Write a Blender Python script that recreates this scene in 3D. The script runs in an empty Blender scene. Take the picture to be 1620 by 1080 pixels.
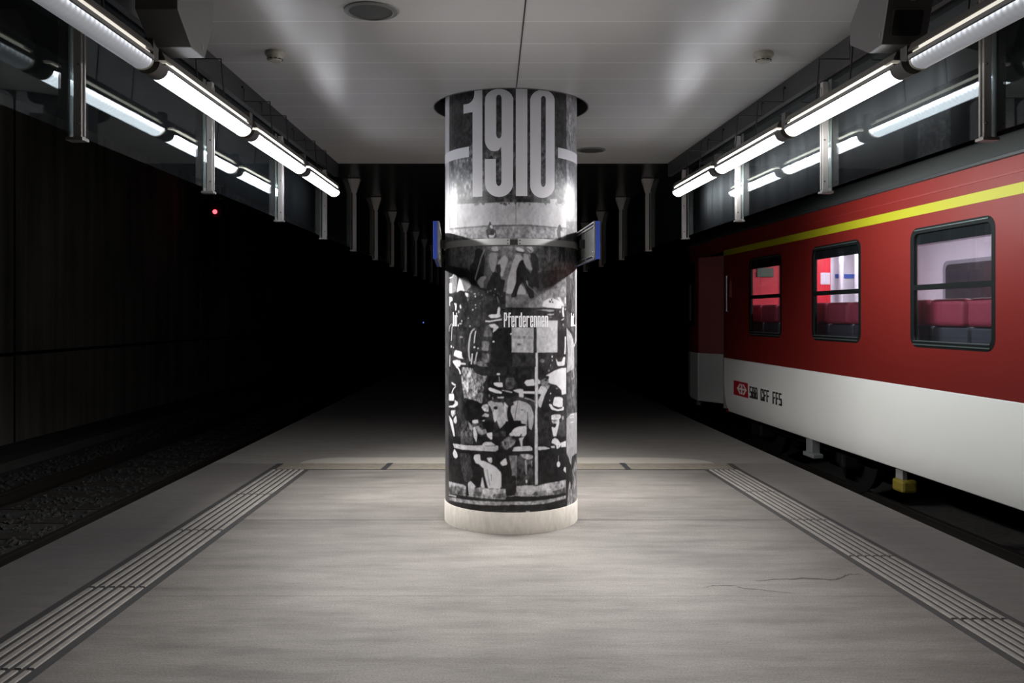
import bpy, bmesh, math, random
import numpy as np
from mathutils import Vector, Matrix

random.seed(1910)
SC = bpy.context.scene
COL = SC.collection

# ------------------------------------------------------------------ camera, world, exposure
CH = 1.6                      # camera height above the platform
F = 1350.0                    # focal length in pixels of the 1620 wide frame
VX, VY = 812.0, 498.0         # vanishing point of the platform axis
cd = bpy.data.cameras.new('camera')
cam = bpy.data.objects.new('camera', cd)
COL.objects.link(cam)
cam.location = (0, 0, CH)
cam.rotation_euler = (math.pi / 2, 0, 0)
cd.sensor_width = 36
cd.lens = F / 1620 * 36
cd.shift_x = (810 - VX) / 1620
cd.shift_y = -(540 - VY) / 1620
cd.clip_start = 0.05
cd.clip_end = 300
SC.camera = cam
w = bpy.data.worlds.new('world')
SC.world = w
w.use_nodes = True
w.node_tree.nodes['Background'].inputs[0].default_value = (0.6, 0.7, 1.0, 1)
w.node_tree.nodes['Background'].inputs[1].default_value = 0.0004
SC.view_settings.view_transform = 'Standard'
SC.view_settings.look = 'None'
SC.view_settings.gamma = 1.0
SC.view_settings.exposure = 0.9
SC.cycles.use_denoising = True
SC.cycles.max_bounces = 8
SC.cycles.transparent_max_bounces = 16
SC.cycles.sample_clamp_indirect = 4.0

# strengths of the lamps, nearest first
LENS_E = [0.17, 6.0, 14.0, 16.0]        # emission of the ribbed lens
SLOT_E = [0.34, 0.6, 2.4, 3.4]
BEAM_W = [0.12, 12.0, 9.0, 44.0]
IN_FILL_W = [0, 7.0, 0, 0]                 # added inward fill at the second lamps, lifts the numerals
OUT_FILL_W = [0.1, 7.0, 10.0, 18.0]         # added outward fill along the right row, brightens the train side       # watts of the directed light under each lens
BEAM_SPREAD = 112
BEAM_AIM = 34

# ------------------------------------------------------------------ helpers
def ray(px, py, Y):
    return Vector(((px - VX) / F * Y, Y, CH + (VY - py) / F * Y))


def link(o, parent=None):
    COL.objects.link(o)
    if parent is not None:
        o.parent = parent
    return o


def tag(o, label=None, cat=None, group=None, kind=None):
    if label: o['label'] = label
    if cat: o['category'] = cat
    if group: o['group'] = group
    if kind: o['kind'] = kind
    return o


def thing(name, label, cat, loc=(0, 0, 0), rz=0.0, group=None):
    o = bpy.data.objects.new(name, None)
    o.empty_display_size = 0.1
    o.location = loc
    o.rotation_euler = (0, 0, rz)
    link(o)
    return tag(o, label, cat, group)


def obj(name, bm, mats, parent=None, smooth=False, bevel=0.0, seg=2):
    me = bpy.data.meshes.new(name)
    bmesh.ops.recalc_face_normals(bm, faces=bm.faces[:])
    bm.to_mesh(me)
    bm.free()
    if not isinstance(mats, (list, tuple)): mats = [mats]
    for m in mats: me.materials.append(m)
    if smooth:
        for p in me.polygons: p.use_smooth = True
        if hasattr(me, 'set_sharp_from_angle'): me.set_sharp_from_angle(angle=math.radians(40))
    o = bpy.data.objects.new(name, me)
    link(o, parent)
    if bevel:
        md = o.modifiers.new('bevel', 'BEVEL')
        md.width = bevel; md.segments = seg; md.limit_method = 'ANGLE'
    return o


def struct(name, bm, mats, **k):
    return tag(obj(name, bm, mats, **k), kind='structure')


def box(bm, a, b, mi=0):
    x0, y0, z0 = a; x1, y1, z1 = b
    v = [bm.verts.new(p) for p in ((x0, y0, z0), (x1, y0, z0), (x1, y1, z0), (x0, y1, z0),
                                   (x0, y0, z1), (x1, y0, z1), (x1, y1, z1), (x0, y1, z1))]
    for q in ((0, 3, 2, 1), (4, 5, 6, 7), (0, 1, 5, 4), (1, 2, 6, 5), (2, 3, 7, 6), (3, 0, 4, 7)):
        f = bm.faces.new([v[i] for i in q]); f.material_index = mi
    return v


def bxm(*boxes):
    bm = bmesh.new()
    for a, b in boxes: box(bm, a, b)
    return bm


def loft(bm, sections, closed=True, cap=True, mi=0):
    rows = [[bm.verts.new(p) for p in s] for s in sections]
    n = len(rows[0])
    for r0, r1 in zip(rows, rows[1:]):
        for i in range(n if closed else n - 1):
            j = (i + 1) % n
            f = bm.faces.new((r0[i], r0[j], r1[j], r1[i])); f.material_index = mi
    if cap and closed:
        for r in (rows[0], rows[-1]):
            f = bm.faces.new(r); f.material_index = mi
    return rows


def tube(bm, pts, r, n=8):
    pts = [Vector(p) for p in pts]
    secs = []
    for i, p in enumerate(pts):
        d = (pts[min(i + 1, len(pts) - 1)] - pts[max(i - 1, 0)]).normalized()
        u = d.cross(Vector((0, 0, 1)))
        if u.length < 0.05: u = d.cross(Vector((0, 1, 0)))
        u.normalize(); v = d.cross(u)
        secs.append([p + (u * math.cos(t) + v * math.sin(t)) * r for t in [2 * math.pi * k / n for k in range(n)]])
    loft(bm, secs)


def lathe(bm, prof, n=48, c=(0, 0), cap=True):
    secs = []
    for r, z in prof:
        secs.append([(c[0] + r * math.cos(2 * math.pi * k / n), c[1] + r * math.sin(2 * math.pi * k / n), z) for k in range(n)])
    loft(bm, secs, cap=cap)


def flat_fill(polys, thick=0.0):
    """polys: outer and hole outlines in 2D -> bmesh in the XY plane, extruded by thick either side."""
    cu = bpy.data.curves.new('tmp', 'CURVE')
    cu.dimensions = '2D'; cu.fill_mode = 'BOTH'; cu.extrude = thick
    for p in polys:
        s = cu.splines.new('POLY'); s.points.add(len(p) - 1)
        for i, q in enumerate(p): s.points[i].co = (q[0], q[1], 0, 1)
        s.use_cyclic_u = True
    o = bpy.data.objects.new('tmp', cu)
    COL.objects.link(o)
    dg = bpy.context.evaluated_depsgraph_get()
    me = bpy.data.meshes.new_from_object(o.evaluated_get(dg))
    bm = bmesh.new(); bm.from_mesh(me)
    bpy.data.objects.remove(o); bpy.data.curves.remove(cu); bpy.data.meshes.remove(me)
    bmesh.ops.remove_doubles(bm, verts=bm.verts[:], dist=1e-5)
    for f in bm.faces: f.material_index = 0
    return bm


def rrect(x0, y0, x1, y1, r, n=6):
    out = []
    for cx, cy, a in ((x1 - r, y1 - r, 0), (x0 + r, y1 - r, 90), (x0 + r, y0 + r, 180), (x1 - r, y0 + r, 270)):
        for k in range(n + 1):
            t = math.radians(a + 90 * k / n)
            out.append((cx + r * math.cos(t), cy + r * math.sin(t)))
    return out


# ------------------------------------------------------------------ materials
def mat(name, col, rough=0.6, metal=0.0, spec=0.5, emit=None, es=0.0, coat=0.0):
    m = bpy.data.materials.new(name); m.use_nodes = True
    b = m.node_tree.nodes['Principled BSDF']
    b.inputs['Base Color'].default_value = (*col, 1)
    b.inputs['Roughness'].default_value = rough
    b.inputs['Metallic'].default_value = metal
    b.inputs['Specular IOR Level'].default_value = spec
    b.inputs['Coat Weight'].default_value = coat
    if emit:
        b.inputs['Emission Color'].default_value = (*emit, 1)
        b.inputs['Emission Strength'].default_value = es
    return m


class NT:
    def __init__(s, m):
        s.t = m.node_tree; s.b = s.t.nodes['Principled BSDF']
    def n(s, typ, **k):
        q = s.t.nodes.new(typ)
        for a, v in k.items(): setattr(q, a, v)
        return q
    def l(s, a, b): s.t.links.new(a, b)
    def coord(s, scale=(1, 1, 1)):
        c = s.n('ShaderNodeTexCoord'); mp = s.n('ShaderNodeMapping')
        mp.inputs['Scale'].default_value = scale
        s.l(c.outputs['Object'], mp.inputs['Vector'])
        return mp.outputs['Vector']
    def noise(s, scale, detail=4, vec=None, rough=0.55):
        q = s.n('ShaderNodeTexNoise'); q.inputs['Scale'].default_value = scale
        q.inputs['Detail'].default_value = detail; q.inputs['Roughness'].default_value = rough
        if vec is not None: s.l(vec, q.inputs['Vector'])
        return q.outputs['Fac']
    def ramp(s, fac, stops):
        q = s.n('ShaderNodeValToRGB'); e = q.color_ramp.elements
        while len(e) < len(stops): e.new(0.5)
        for i, (p, c) in enumerate(stops):
            e[i].position = p; e[i].color = (*c, 1) if len(c) == 3 else c
        s.l(fac, q.inputs['Fac']); return q.outputs['Color']
    def mix(s, a, b, fac, mode='MIX'):
        q = s.n('ShaderNodeMix', data_type='RGBA', blend_type=mode)
        for v, i in ((a, 6), (b, 7)):
            if isinstance(v, tuple): q.inputs[i].default_value = (*v, 1)
            else: s.l(v, q.inputs[i])
        if isinstance(fac, (int, float)): q.inputs[0].default_value = fac
        else: s.l(fac, q.inputs[0])
        return q.outputs[2]
    def math(s, op, a, b=None, c=None):
        q = s.n('ShaderNodeMath', operation=op)
        for i, v in enumerate((a, b, c)):
            if v is None: continue
            if isinstance(v, (int, float)): q.inputs[i].default_value = v
            else: s.l(v, q.inputs[i])
        return q.outputs[0]
    def bump(s, h, strength=0.3, dist=0.01):
        q = s.n('ShaderNodeBump'); q.inputs['Strength'].default_value = strength
        q.inputs['Distance'].default_value = dist
        s.l(h, q.inputs['Height']); s.l(q.outputs['Normal'], s.b.inputs['Normal'])
    def color(s, c): s.l(c, s.b.inputs['Base Color'])


def g(v): return (v, v, v)


def concrete(name, base, dark=0.75, streak=(1, 1, 1), scale=6.0, rough=0.75, bump=0.15):
    m = mat(name, base, rough); n = NT(m)
    v = n.coord(streak)
    a = n.noise(scale, 6, v); b = n.noise(scale * 7, 4, v)
    c = n.mix(n.ramp(a, [(0.3, tuple(x * dark for x in base)), (0.7, base)]),
              n.ramp(b, [(0.3, g(0.8)), (0.7, g(1.08))]), 0.7, 'MULTIPLY')
    n.color(c); n.bump(b, bump, 0.004)
    return m


def platform_material():
    base = (0.172, 0.160, 0.146)
    m = mat('brushed_concrete', base, 0.62); n = NT(m)
    v = n.coord((0.55, 3.2, 1)); v2 = n.coord((2.4, 55, 1)); v3 = n.coord((1, 1, 1))
    cloud = n.noise(1.1, 5, v3); streak = n.noise(2.4, 5, v); fine = n.noise(3.0, 4, v2, 0.7); grit = n.noise(95, 3, v3)
    c = n.ramp(cloud, [(0.3, tuple(x * 0.78 for x in base)), (0.72, tuple(x * 1.12 for x in base))])
    c = n.mix(c, n.ramp(streak, [(0.33, (0.66, 0.64, 0.64)), (0.60, g(1.05))]), 0.85, 'MULTIPLY')
    c = n.mix(c, n.ramp(fine, [(0.3, g(0.62)), (0.66, g(1.14))]), 0.85, 'MULTIPLY')
    c = n.mix(c, n.ramp(grit, [(0.35, g(0.66)), (0.62, g(1.12))]), 0.8, 'MULTIPLY')
    geo = n.n('ShaderNodeTexCoord'); sep = n.n('ShaderNodeSeparateXYZ'); n.l(geo.outputs['Object'], sep.inputs[0])
    wob = n.math('MULTIPLY', n.math('SUBTRACT', n.noise(3, 3, v3), 0.5), 0.02)
    y = n.math('ADD', sep.outputs['Y'], wob)
    for pos, wd, dk in ((6.66, 0.009, 0.35), (4.86, 0.005, 0.6), (8.84, 0.006, 0.5), (2.9, .006, .5)):
        d = n.math('ABSOLUTE', n.math('SUBTRACT', y, pos))
        k = n.math('LESS_THAN', d, wd)
        c = n.mix(c, n.mix(c, g(dk), 1.0, 'MULTIPLY'), k)
    # darker ring where the pillar meets the slab
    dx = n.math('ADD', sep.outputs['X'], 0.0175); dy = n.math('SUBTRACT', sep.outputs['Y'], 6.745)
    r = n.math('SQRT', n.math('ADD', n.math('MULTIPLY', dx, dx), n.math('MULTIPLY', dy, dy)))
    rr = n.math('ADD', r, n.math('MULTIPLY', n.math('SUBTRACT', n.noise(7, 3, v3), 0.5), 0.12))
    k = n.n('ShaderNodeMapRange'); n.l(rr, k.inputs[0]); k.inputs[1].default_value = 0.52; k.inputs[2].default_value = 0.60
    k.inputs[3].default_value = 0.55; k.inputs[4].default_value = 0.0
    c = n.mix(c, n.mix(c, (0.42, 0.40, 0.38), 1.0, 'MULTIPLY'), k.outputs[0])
    n.color(c); n.bump(fine, 0.12, 0.004)
    return m


M = {}
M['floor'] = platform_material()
M['floor_far'] = concrete('dim_far_floor', (0.225, 0.211, 0.194), 0.8, (0.6, 3, 1), 4, 0.8)  # kept darker than the pale band, so the painted edge of light shows
M['floor_edge'] = concrete('edge_slab_concrete', (0.165, 0.154, 0.144), 0.8, (0.5, 3, 1), 4, 0.7)
M['kerb'] = concrete('kerb_concrete', (0.05, 0.047, 0.045), 0.6)
M['rib'] = concrete('tactile_rib', (0.27, 0.25, 0.228), 0.75, scale=12)
M['rib_dark'] = concrete('tactile_base', (0.04, 0.039, 0.039), 0.8)
M['rib_cross'] = concrete('tactile_rib_worn', (0.22, 0.195, 0.158), 0.75, scale=12)
M['patch'] = concrete('painted_lit_floor', (0.36, 0.336, 0.295), 0.85, (0.6, 3, 1), 5)
M['crack'] = mat('crack', (0.06, 0.055, 0.05), 0.9)
M['tar'] = mat('joint_filler', (0.03, 0.032, 0.035), 0.7)
M['plinth'] = concrete('cast_concrete', (0.60, 0.56, 0.50), 0.8, (1, 1, 0.35), 5)
M['ballast'] = concrete('ballast', (0.075, 0.07, 0.067), 0.4, scale=18, rough=0.95, bump=1.0)
M['stone'] = concrete('ballast_stone', (0.065, 0.062, 0.058), 0.5, scale=5, rough=0.95)
M['rail'] = mat('rusty_rail', (0.02, 0.016, 0.013), 0.6, 0.4)
M['railtop'] = mat('polished_rail_head', (0.10, 0.09, 0.08), 0.45, 0.8)
M['sleeper'] = concrete('sleeper', (0.055, 0.048, 0.042), 0.6, (4, 1, 1), 5)
M['duct'] = concrete('duct_concrete', (0.07, 0.067, 0.062), 0.6)
M['dark'] = mat('dark_soot', (0.012, 0.012, 0.013), 0.8)
M['tracksoffit'] = mat('track_soffit', (0.012, 0.012, 0.013), 0.9, spec=0.1)


def wall_material():
    m = mat('sooty_wall', (0.03, 0.028, 0.024), 0.9, spec=0.2); n = NT(m)
    a = n.noise(1.2, 6, n.coord((3.0, 3.0, 0.18))); b = n.noise(0.5, 4, n.coord((1, 1, 1)))
    c = n.ramp(a, [(0.25, (0.09, 0.088, 0.08)), (0.8, (0.33, 0.305, 0.25))])
    c = n.mix(c, n.ramp(b, [(0.3, g(0.6)), (0.7, g(1.15))]), 0.8, 'MULTIPLY')
    geo = n.n('ShaderNodeTexCoord'); sep = n.n('ShaderNodeSeparateXYZ'); n.l(geo.outputs['Object'], sep.inputs[0])
    for pos, ax in ((0.95, 'Z'), (14.2, 'Y'), (23.2, 'Y')):
        k = n.math('LESS_THAN', n.math('ABSOLUTE', n.math('SUBTRACT', sep.outputs[ax], pos)), 0.03)
        c = n.mix(c, g(0.004), k)
    n.color(c)
    return m
M['wall'] = wall_material()


def ceiling_material():
    m = mat('painted_ceiling_planks', (0.30, 0.285, 0.275), 0.30, 0.0, 0.35); n = NT(m)
    geo = n.n('ShaderNodeTexCoord'); sep = n.n('ShaderNodeSeparateXYZ'); n.l(geo.outputs['Object'], sep.inputs[0])
    t = n.math('DIVIDE', n.math('SUBTRACT', sep.outputs['Y'], 4.741 - 0.387 * 20), 0.387)
    fr = n.math('FRACT', t); ix = n.math('FLOOR', t)
    line = n.math('LESS_THAN', fr, 0.03)
    wn = n.n('ShaderNodeTexWhiteNoise', noise_dimensions='1D'); n.l(ix, wn.inputs['W'])
    tone = n.ramp(wn.outputs['Value'], [(0, (0.40, 0.39, 0.38)), (1, (0.435, 0.424, 0.414))])
    c = n.mix(tone, (0.60, 0.585, 0.565), line)
    n.color(c)
    # planks dished along their length: wavy sheen
    v = n.coord((3.5, 0.8, 1))
    h = n.math('ADD', n.noise(1.0, 2, v), n.math('MULTIPLY', n.math('SUBTRACT', wn.outputs['Value'], 0.5), 0.02))
    n.bump(h, 0.16, 0.05)
    return m
M['ceiling'] = ceiling_material()


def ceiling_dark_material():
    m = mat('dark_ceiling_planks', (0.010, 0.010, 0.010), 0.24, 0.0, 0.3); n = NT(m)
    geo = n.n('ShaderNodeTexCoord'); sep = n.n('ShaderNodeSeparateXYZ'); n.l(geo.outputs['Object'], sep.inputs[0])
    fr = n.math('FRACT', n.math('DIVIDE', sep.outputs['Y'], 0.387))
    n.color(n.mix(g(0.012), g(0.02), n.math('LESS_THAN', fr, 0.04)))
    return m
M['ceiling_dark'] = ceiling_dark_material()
M['beam'] = mat('beam_grey', (0.028, 0.028, 0.03), 0.55)
M['black_metal'] = mat('black_metal', (0.015, 0.015, 0.016), 0.5, 0.3)
M['grey_paint'] = mat('grey_paint', (0.20, 0.195, 0.19), 0.45)
M['post'] = mat('post_paint', (0.34, 0.32, 0.30), 0.4)
M['screw'] = mat('screw', (0.12, 0.11, 0.10), 0.4, 0.8)
M['boxpaint'] = mat('camera_box_paint', (0.11, 0.107, 0.104), 0.5)
M['darkglass'] = mat('smoked_window', (0.02, 0.022, 0.023), 0.15)
M['cream'] = mat('detector_cream', (0.30, 0.28, 0.24), 0.5)
M['housing'] = mat('lamp_housing', (0.09, 0.083, 0.075), 0.45)
M['lampcream'] = mat('lamp_end_cream', (0.65, 0.60, 0.48), 0.4)
M['clamp'] = mat('clamp_dark', (0.07, 0.063, 0.06), 0.6)
M['steel'] = mat('brushed_steel_band', (0.50, 0.50, 0.49), 0.4, 0.25)
M['alu'] = mat('sign_frame_alu', (0.42, 0.41, 0.38), 0.35, 0.6)
M['panelback'] = mat('sign_back', (0.17, 0.18, 0.175), 0.5)
M['blue'] = mat('sign_blue', (0.02, 0.05, 0.30), 0.45)
M['paintwhite'] = mat('printed_white', (0.86, 0.85, 0.88), 0.4)
M['speaker'] = mat('speaker_mesh', (0.035, 0.035, 0.032), 0.7)
M['speaker_rim'] = mat('speaker_rim', (0.11, 0.11, 0.105), 0.5)


def glass_material(name='clear_glass', tint=(0.9, 0.95, 0.95), boost=1.0):
    m = bpy.data.materials.new(name); m.use_nodes = True
    t = m.node_tree; t.nodes.clear()
    out = t.nodes.new('ShaderNodeOutputMaterial'); mx = t.nodes.new('ShaderNodeMixShader')
    tr = t.nodes.new('ShaderNodeBsdfTransparent'); gl = t.nodes.new('ShaderNodeBsdfGlossy')
    fr = t.nodes.new('ShaderNodeFresnel'); fr.inputs['IOR'].default_value = 1.5
    mu = t.nodes.new('ShaderNodeMath'); mu.operation = 'MULTIPLY'; mu.inputs[1].default_value = boost; mu.use_clamp = True
    df = t.nodes.new('ShaderNodeBsdfDiffuse'); df.inputs['Color'].default_value = (0.5, 0.55, 0.6, 1)
    m2 = t.nodes.new('ShaderNodeMixShader')
    nz = t.nodes.new('ShaderNodeTexNoise'); nz.inputs['Scale'].default_value = 2.0; nz.inputs['Detail'].default_value = 5
    mp = t.nodes.new('ShaderNodeMapping'); mp.inputs['Scale'].default_value = (6, 6, 0.3)
    tc = t.nodes.new('ShaderNodeTexCoord'); t.links.new(tc.outputs['Object'], mp.inputs[0]); t.links.new(mp.outputs[0], nz.inputs[0])
    dirt = t.nodes.new('ShaderNodeMath'); dirt.operation = 'MULTIPLY'; dirt.inputs[1].default_value = 0.012
    t.links.new(nz.outputs['Fac'], dirt.inputs[0])
    tr.inputs['Color'].default_value = (*tint, 1)
    gl.inputs['Roughness'].default_value = 0.015
    t.links.new(fr.outputs[0], mu.inputs[0]); t.links.new(mu.outputs[0], mx.inputs[0])
    t.links.new(tr.outputs[0], m2.inputs[1]); t.links.new(df.outputs[0], m2.inputs[2]); t.links.new(dirt.outputs[0], m2.inputs[0])
    t.links.new(m2.outputs[0], mx.inputs[1]); t.links.new(gl.outputs[0], mx.inputs[2])
    t.links.new(mx.outputs[0], out.inputs['Surface'])
    return m
M['glass'] = glass_material(boost=0.22)
M['trainglass'] = glass_material('train_glass', (0.80, 0.82, 0.85), 0.35)


def lens_material(name, e, col=(0.88, 0.92, 1.0)):
    """ribbed acrylic lens lit from within by a row of light points"""
    m = mat(name, (0.5, 0.52, 0.55), 0.3, emit=col, es=e); n = NT(m)
    geo = n.n('ShaderNodeTexCoord'); sep = n.n('ShaderNodeSeparateXYZ'); n.l(geo.outputs['Object'], sep.inputs[0])
    rib = n.math('ABSOLUTE', n.math('SUBTRACT', n.math('FRACT', n.math('MULTIPLY', sep.outputs['Y'], 28)), 0.5))
    row = n.n('ShaderNodeMapRange'); n.l(sep.outputs['Z'], row.inputs[0])
    row.inputs[1].default_value = -0.030; row.inputs[2].default_value = -0.002
    row.inputs[3].default_value = 0.0; row.inputs[4].default_value = 1.0
    hot = n.math('POWER', row.outputs[0], 2.2)
    a = n.math('MULTIPLY', hot, n.math('ADD', n.math('MULTIPLY', rib, 3.0), 0.5))
    s = n.math('MULTIPLY', n.math('ADD', n.math('ADD', 0.38, n.math('MULTIPLY', rib, 0.3)), n.math('MULTIPLY', a, 2.2)), e)
    n.l(s, n.b.inputs['Emission Strength'])
    return m

# train
M['red'] = mat('train_red', (0.135, 0.009, 0.007), 0.45, spec=0.35)
M['red_end'] = mat('train_red_end', (0.16, 0.010, 0.008), 0.5)
M['door_red'] = mat('train_door_red', (0.34, 0.10, 0.09), 0.4)
M['white'] = mat('train_white', (0.74, 0.73, 0.70), 0.4)
M['yellow'] = mat('class_stripe_yellow', (0.28, 0.255, 0.005), 0.5)
M['roof'] = mat('train_roof', (0.085, 0.086, 0.085), 0.35)
M['gutter'] = mat('train_gutter', (0.03, 0.03, 0.032), 0.35)
M['rubber'] = mat('window_rubber', (0.005, 0.006, 0.006), 0.6, spec=0.12)
M['wframe'] = mat('window_frame_metal', (0.10, 0.12, 0.12), 0.4, 0.5)
M['pink'] = mat('seat_pinkred', (0.42, 0.05, 0.085), 0.55)
M['seatgrey'] = mat('seat_grey', (0.07, 0.065, 0.08), 0.6)
M['intwhite'] = mat('interior_white', (0.62, 0.58, 0.64), 0.5)
M['intgrey'] = mat('interior_grey', (0.22, 0.21, 0.25), 0.5)
M['intred'] = mat('interior_red', (0.62, 0.012, 0.03), 0.5)
M['intdark'] = mat('interior_dark_glass', (0.02, 0.012, 0.014), 0.2)
M['intblue'] = mat('interior_blue', (0.06, 0.12, 0.45), 0.5)
M['green'] = mat('display_green', (0.02, 0.05, 0.012), 0.4)
M['strip_light'] = mat('train_ceiling_light', (1, 1, 1), 0.4, emit=(1, 0.93, 0.97), es=17)
M['boxyellow'] = mat('underframe_yellow', (0.16, 0.12, 0.01), 0.6)
M['logo_red'] = mat('logo_red', (0.42, 0.01, 0.02), 0.4)
M['logo_white'] = mat('logo_white', (0.7, 0.7, 0.7), 0.4)
M['letter'] = mat('letter_black', (0.02, 0.02, 0.02), 0.4)
M['signal_red'] = mat('signal_red_lens', (0.5, 0.02, 0.02), 0.3, emit=(1.0, 0.06, 0.08), es=2.5)
M['signal_blue'] = mat('small_blue_lens', (0.02, 0.05, 0.4), 0.3, emit=(0.1, 0.25, 1.0), es=0.8)

# ------------------------------------------------------------------ plan of the station
HC = 1.632                    # ceiling above the camera
ZC = CH + HC
ZT = -0.37                    # rail top
ZB = -0.52                    # ballast
YEND = 62.0
def side_x(s, d, y):          # line at distance d of the axis; the right side runs in at a slant
    return -d if s < 0 else d + 0.434 - 0.0715 * y
def plat_r(y): return 3.554 - 0.0617 * y
SL = math.atan(0.0715)

# ------------------------------------------------------------------ floor
def prism_xy(poly, z0, z1):
    bm = bmesh.new()
    loft(bm, [[(x, y, z0) for x, y in poly], [(x, y, z1) for x, y in poly]])
    return bm

def strip_in(y): return 2.552 - 0.0655 * y      # inner edge of right strip
YX0, YX1 = 8.82, 9.19                            # cross strip
LIN, LOUT = 2.11, 2.54
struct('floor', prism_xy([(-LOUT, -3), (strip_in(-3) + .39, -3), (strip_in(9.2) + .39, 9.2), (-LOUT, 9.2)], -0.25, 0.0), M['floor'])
struct('floor', prism_xy([(-3.25, -3), (-LOUT, -3), (-LOUT, YX1), (-3.25, YX1)], -0.25, 0.0), M['floor_edge'])
struct('floor', prism_xy([(strip_in(-3) + .39, -3), (plat_r(-3), -3), (plat_r(YX1), YX1), (strip_in(YX1) + .39, YX1)], -0.25, 0.0), M['floor_edge'])
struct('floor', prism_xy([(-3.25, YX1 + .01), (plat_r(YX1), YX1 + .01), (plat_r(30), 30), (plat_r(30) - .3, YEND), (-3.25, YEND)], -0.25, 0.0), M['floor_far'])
struct('trim_1', bxm(((-3.20, -3, -0.75), (-3.10, YEND, -0.25))), M['kerb'])
bm = bmesh.new()
loft(bm, [[(plat_r(y) - .06, y, -.75), (plat_r(y) - .16, y, -.75), (plat_r(y) - .16, y, -.25), (plat_r(y) - .06, y, -.25)] for y in (-3, 30)])
struct('trim_2', bm, M['kerb'])
# edge of the lit floor zone painted as a paler rounded band beyond the cross strip
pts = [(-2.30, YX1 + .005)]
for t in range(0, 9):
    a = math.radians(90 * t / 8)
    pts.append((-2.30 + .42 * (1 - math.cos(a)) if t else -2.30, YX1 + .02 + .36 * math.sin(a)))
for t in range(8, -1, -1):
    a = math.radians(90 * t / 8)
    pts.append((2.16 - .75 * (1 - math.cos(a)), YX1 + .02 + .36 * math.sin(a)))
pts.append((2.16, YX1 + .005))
tag(obj('painted_light_band', prism_xy(pts, 0.0, 0.003), M['patch']),
    'painted band of lit floor with rounded ends just behind the cross line of ribs', 'floor patch')
# crack at the right front
def crackpath(ps, wd):
    bm = bmesh.new()
    prev = None
    for i, (px, py) in enumerate(ps):
        Y = F * CH / (py - VY); X = (px - VX) / F * Y
        ww = wd * (0.35 + 0.9 * math.sin(math.pi * (i + .4) / len(ps))) * random.uniform(.7, 1.3)
        cur = [bm.verts.new((X, Y - ww, 0.0006)), bm.verts.new((X, Y + ww, 0.0006))]
        if prev: bm.faces.new((prev[0], cur[0], cur[1], prev[1]))
        prev = cur
    return bm
def jig(ps, n=5, a=1.4):
    out = []
    for p, q in zip(ps, ps[1:]):
        for k in range(n):
            t = k / n
            out.append((p[0] + (q[0] - p[0]) * t, p[1] + (q[1] - p[1]) * t + random.uniform(-a, a)))
    return out + [ps[-1]]
c1 = crackpath(jig([(1195, 919), (1225, 916.5), (1270, 915), (1322, 917), (1334, 912), (1345, 908), (1366, 909)], 5, .7), .010)
tag(obj('floor_crack', c1, M['crack']), 'longer dark jagged crack running up to the right tactile strip', 'crack', 'cracks in the platform')
c2 = crackpath(jig([(1112, 930), (1128, 926), (1160, 926), (1180, 931), (1215, 934), (1255, 938)], 5, .7), .006)
tag(obj('floor_crack', c2, M['crack']), 'shorter thin crack starting nearer the middle of the platform', 'crack', 'cracks in the platform')

# tactile strips ---------------------------------------------------
def rib_strip(name, label, xin, xout, y0, y1, joints, ribmat):
    """xin/xout: functions of y. six ribs in a dark bed"""
    t = thing(name, label, 'tactile strip', ((xin(y0) + xout(y0)) / 2, y0, 0))
    o0 = t.location.copy()
    bm = bmesh.new()
    def P(u, y, z): return (xin(y) + (xout(y) - xin(y)) * u - o0.x, y - o0.y, z)
    loft(bm, [[P(0, y, 0), P(1, y, 0), P(1, y, .002), P(0, y, .002)] for y in (y0, y1)])
    obj('bed', bm, M['rib_dark'], t)
    bm = bmesh.new()
    cuts = [y0] + [j for j in joints if y0 < j < y1] + [y1]
    for a, b in zip(cuts, cuts[1:]):
        for k in range(6):
            u0 = 0.115 + k * 0.1365; u1 = u0 + 0.082
            s0, s1 = a + .012, b - .012
            rows = []
            for y in (s0, s1):
                rows.append([P(u0, y, .001), P(u1, y, .001), P(u1 - .012, y, .007), P(u0 + .012, y, .007)])
            loft(bm, rows)
    obj('ribs', bm, ribmat, t)
    return t
rib_strip('tactile_strip', 'straight ribbed guide strip along the left track side of the platform', lambda y: -LIN, lambda y: -LOUT, 2.0, YX0,
          [2.6, 3.84, 5.0, 6.33, 7.6], M['rib'])
rib_strip('tactile_strip', 'slanting ribbed guide strip between the crack and the train', strip_in, lambda y: strip_in(y) + .385, 2.0, YX0,
          [2.45, 3.45, 4.48, 5.65, 6.65, 7.71], M['rib'])
t = thing('tactile_strip', 'ribbed guide strip crossing the platform behind the pillar', 'tactile strip', (0, YX0, 0))
xa, xb = -LOUT, strip_in(YX0) + .385
bm = bmesh.new(); box(bm, (xa, 0, 0), (xb, .37, .002)); obj('bed', bm, M['rib_dark'], t)
bm = bmesh.new()
cuts = [xa + .06, -1.34, 1.19, xb - .05]
for a, b in zip(cuts, cuts[1:]):
    for k in range(6):
        y0 = .022 + k * .0565
        box(bm, (a + .02, y0, .001), (b - .02, y0 + .043, .006))
obj('ribs', bm, M['rib_cross'], t)
for x in (-1.34, 1.19):
    bm = bmesh.new()
    sg = 1 if x < 0 else -1
    v = [bm.verts.new(p) for p in ((x - .03, 0.0, .0075), (x + .03, 0.0, .0075), (x + .03 + .02 * sg, .37, .0075), (x - .03 + .02 * sg, .37, .0075))]
    bm.faces.new(v)
    obj('joint_filler', bm, M['tar'], t)

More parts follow.
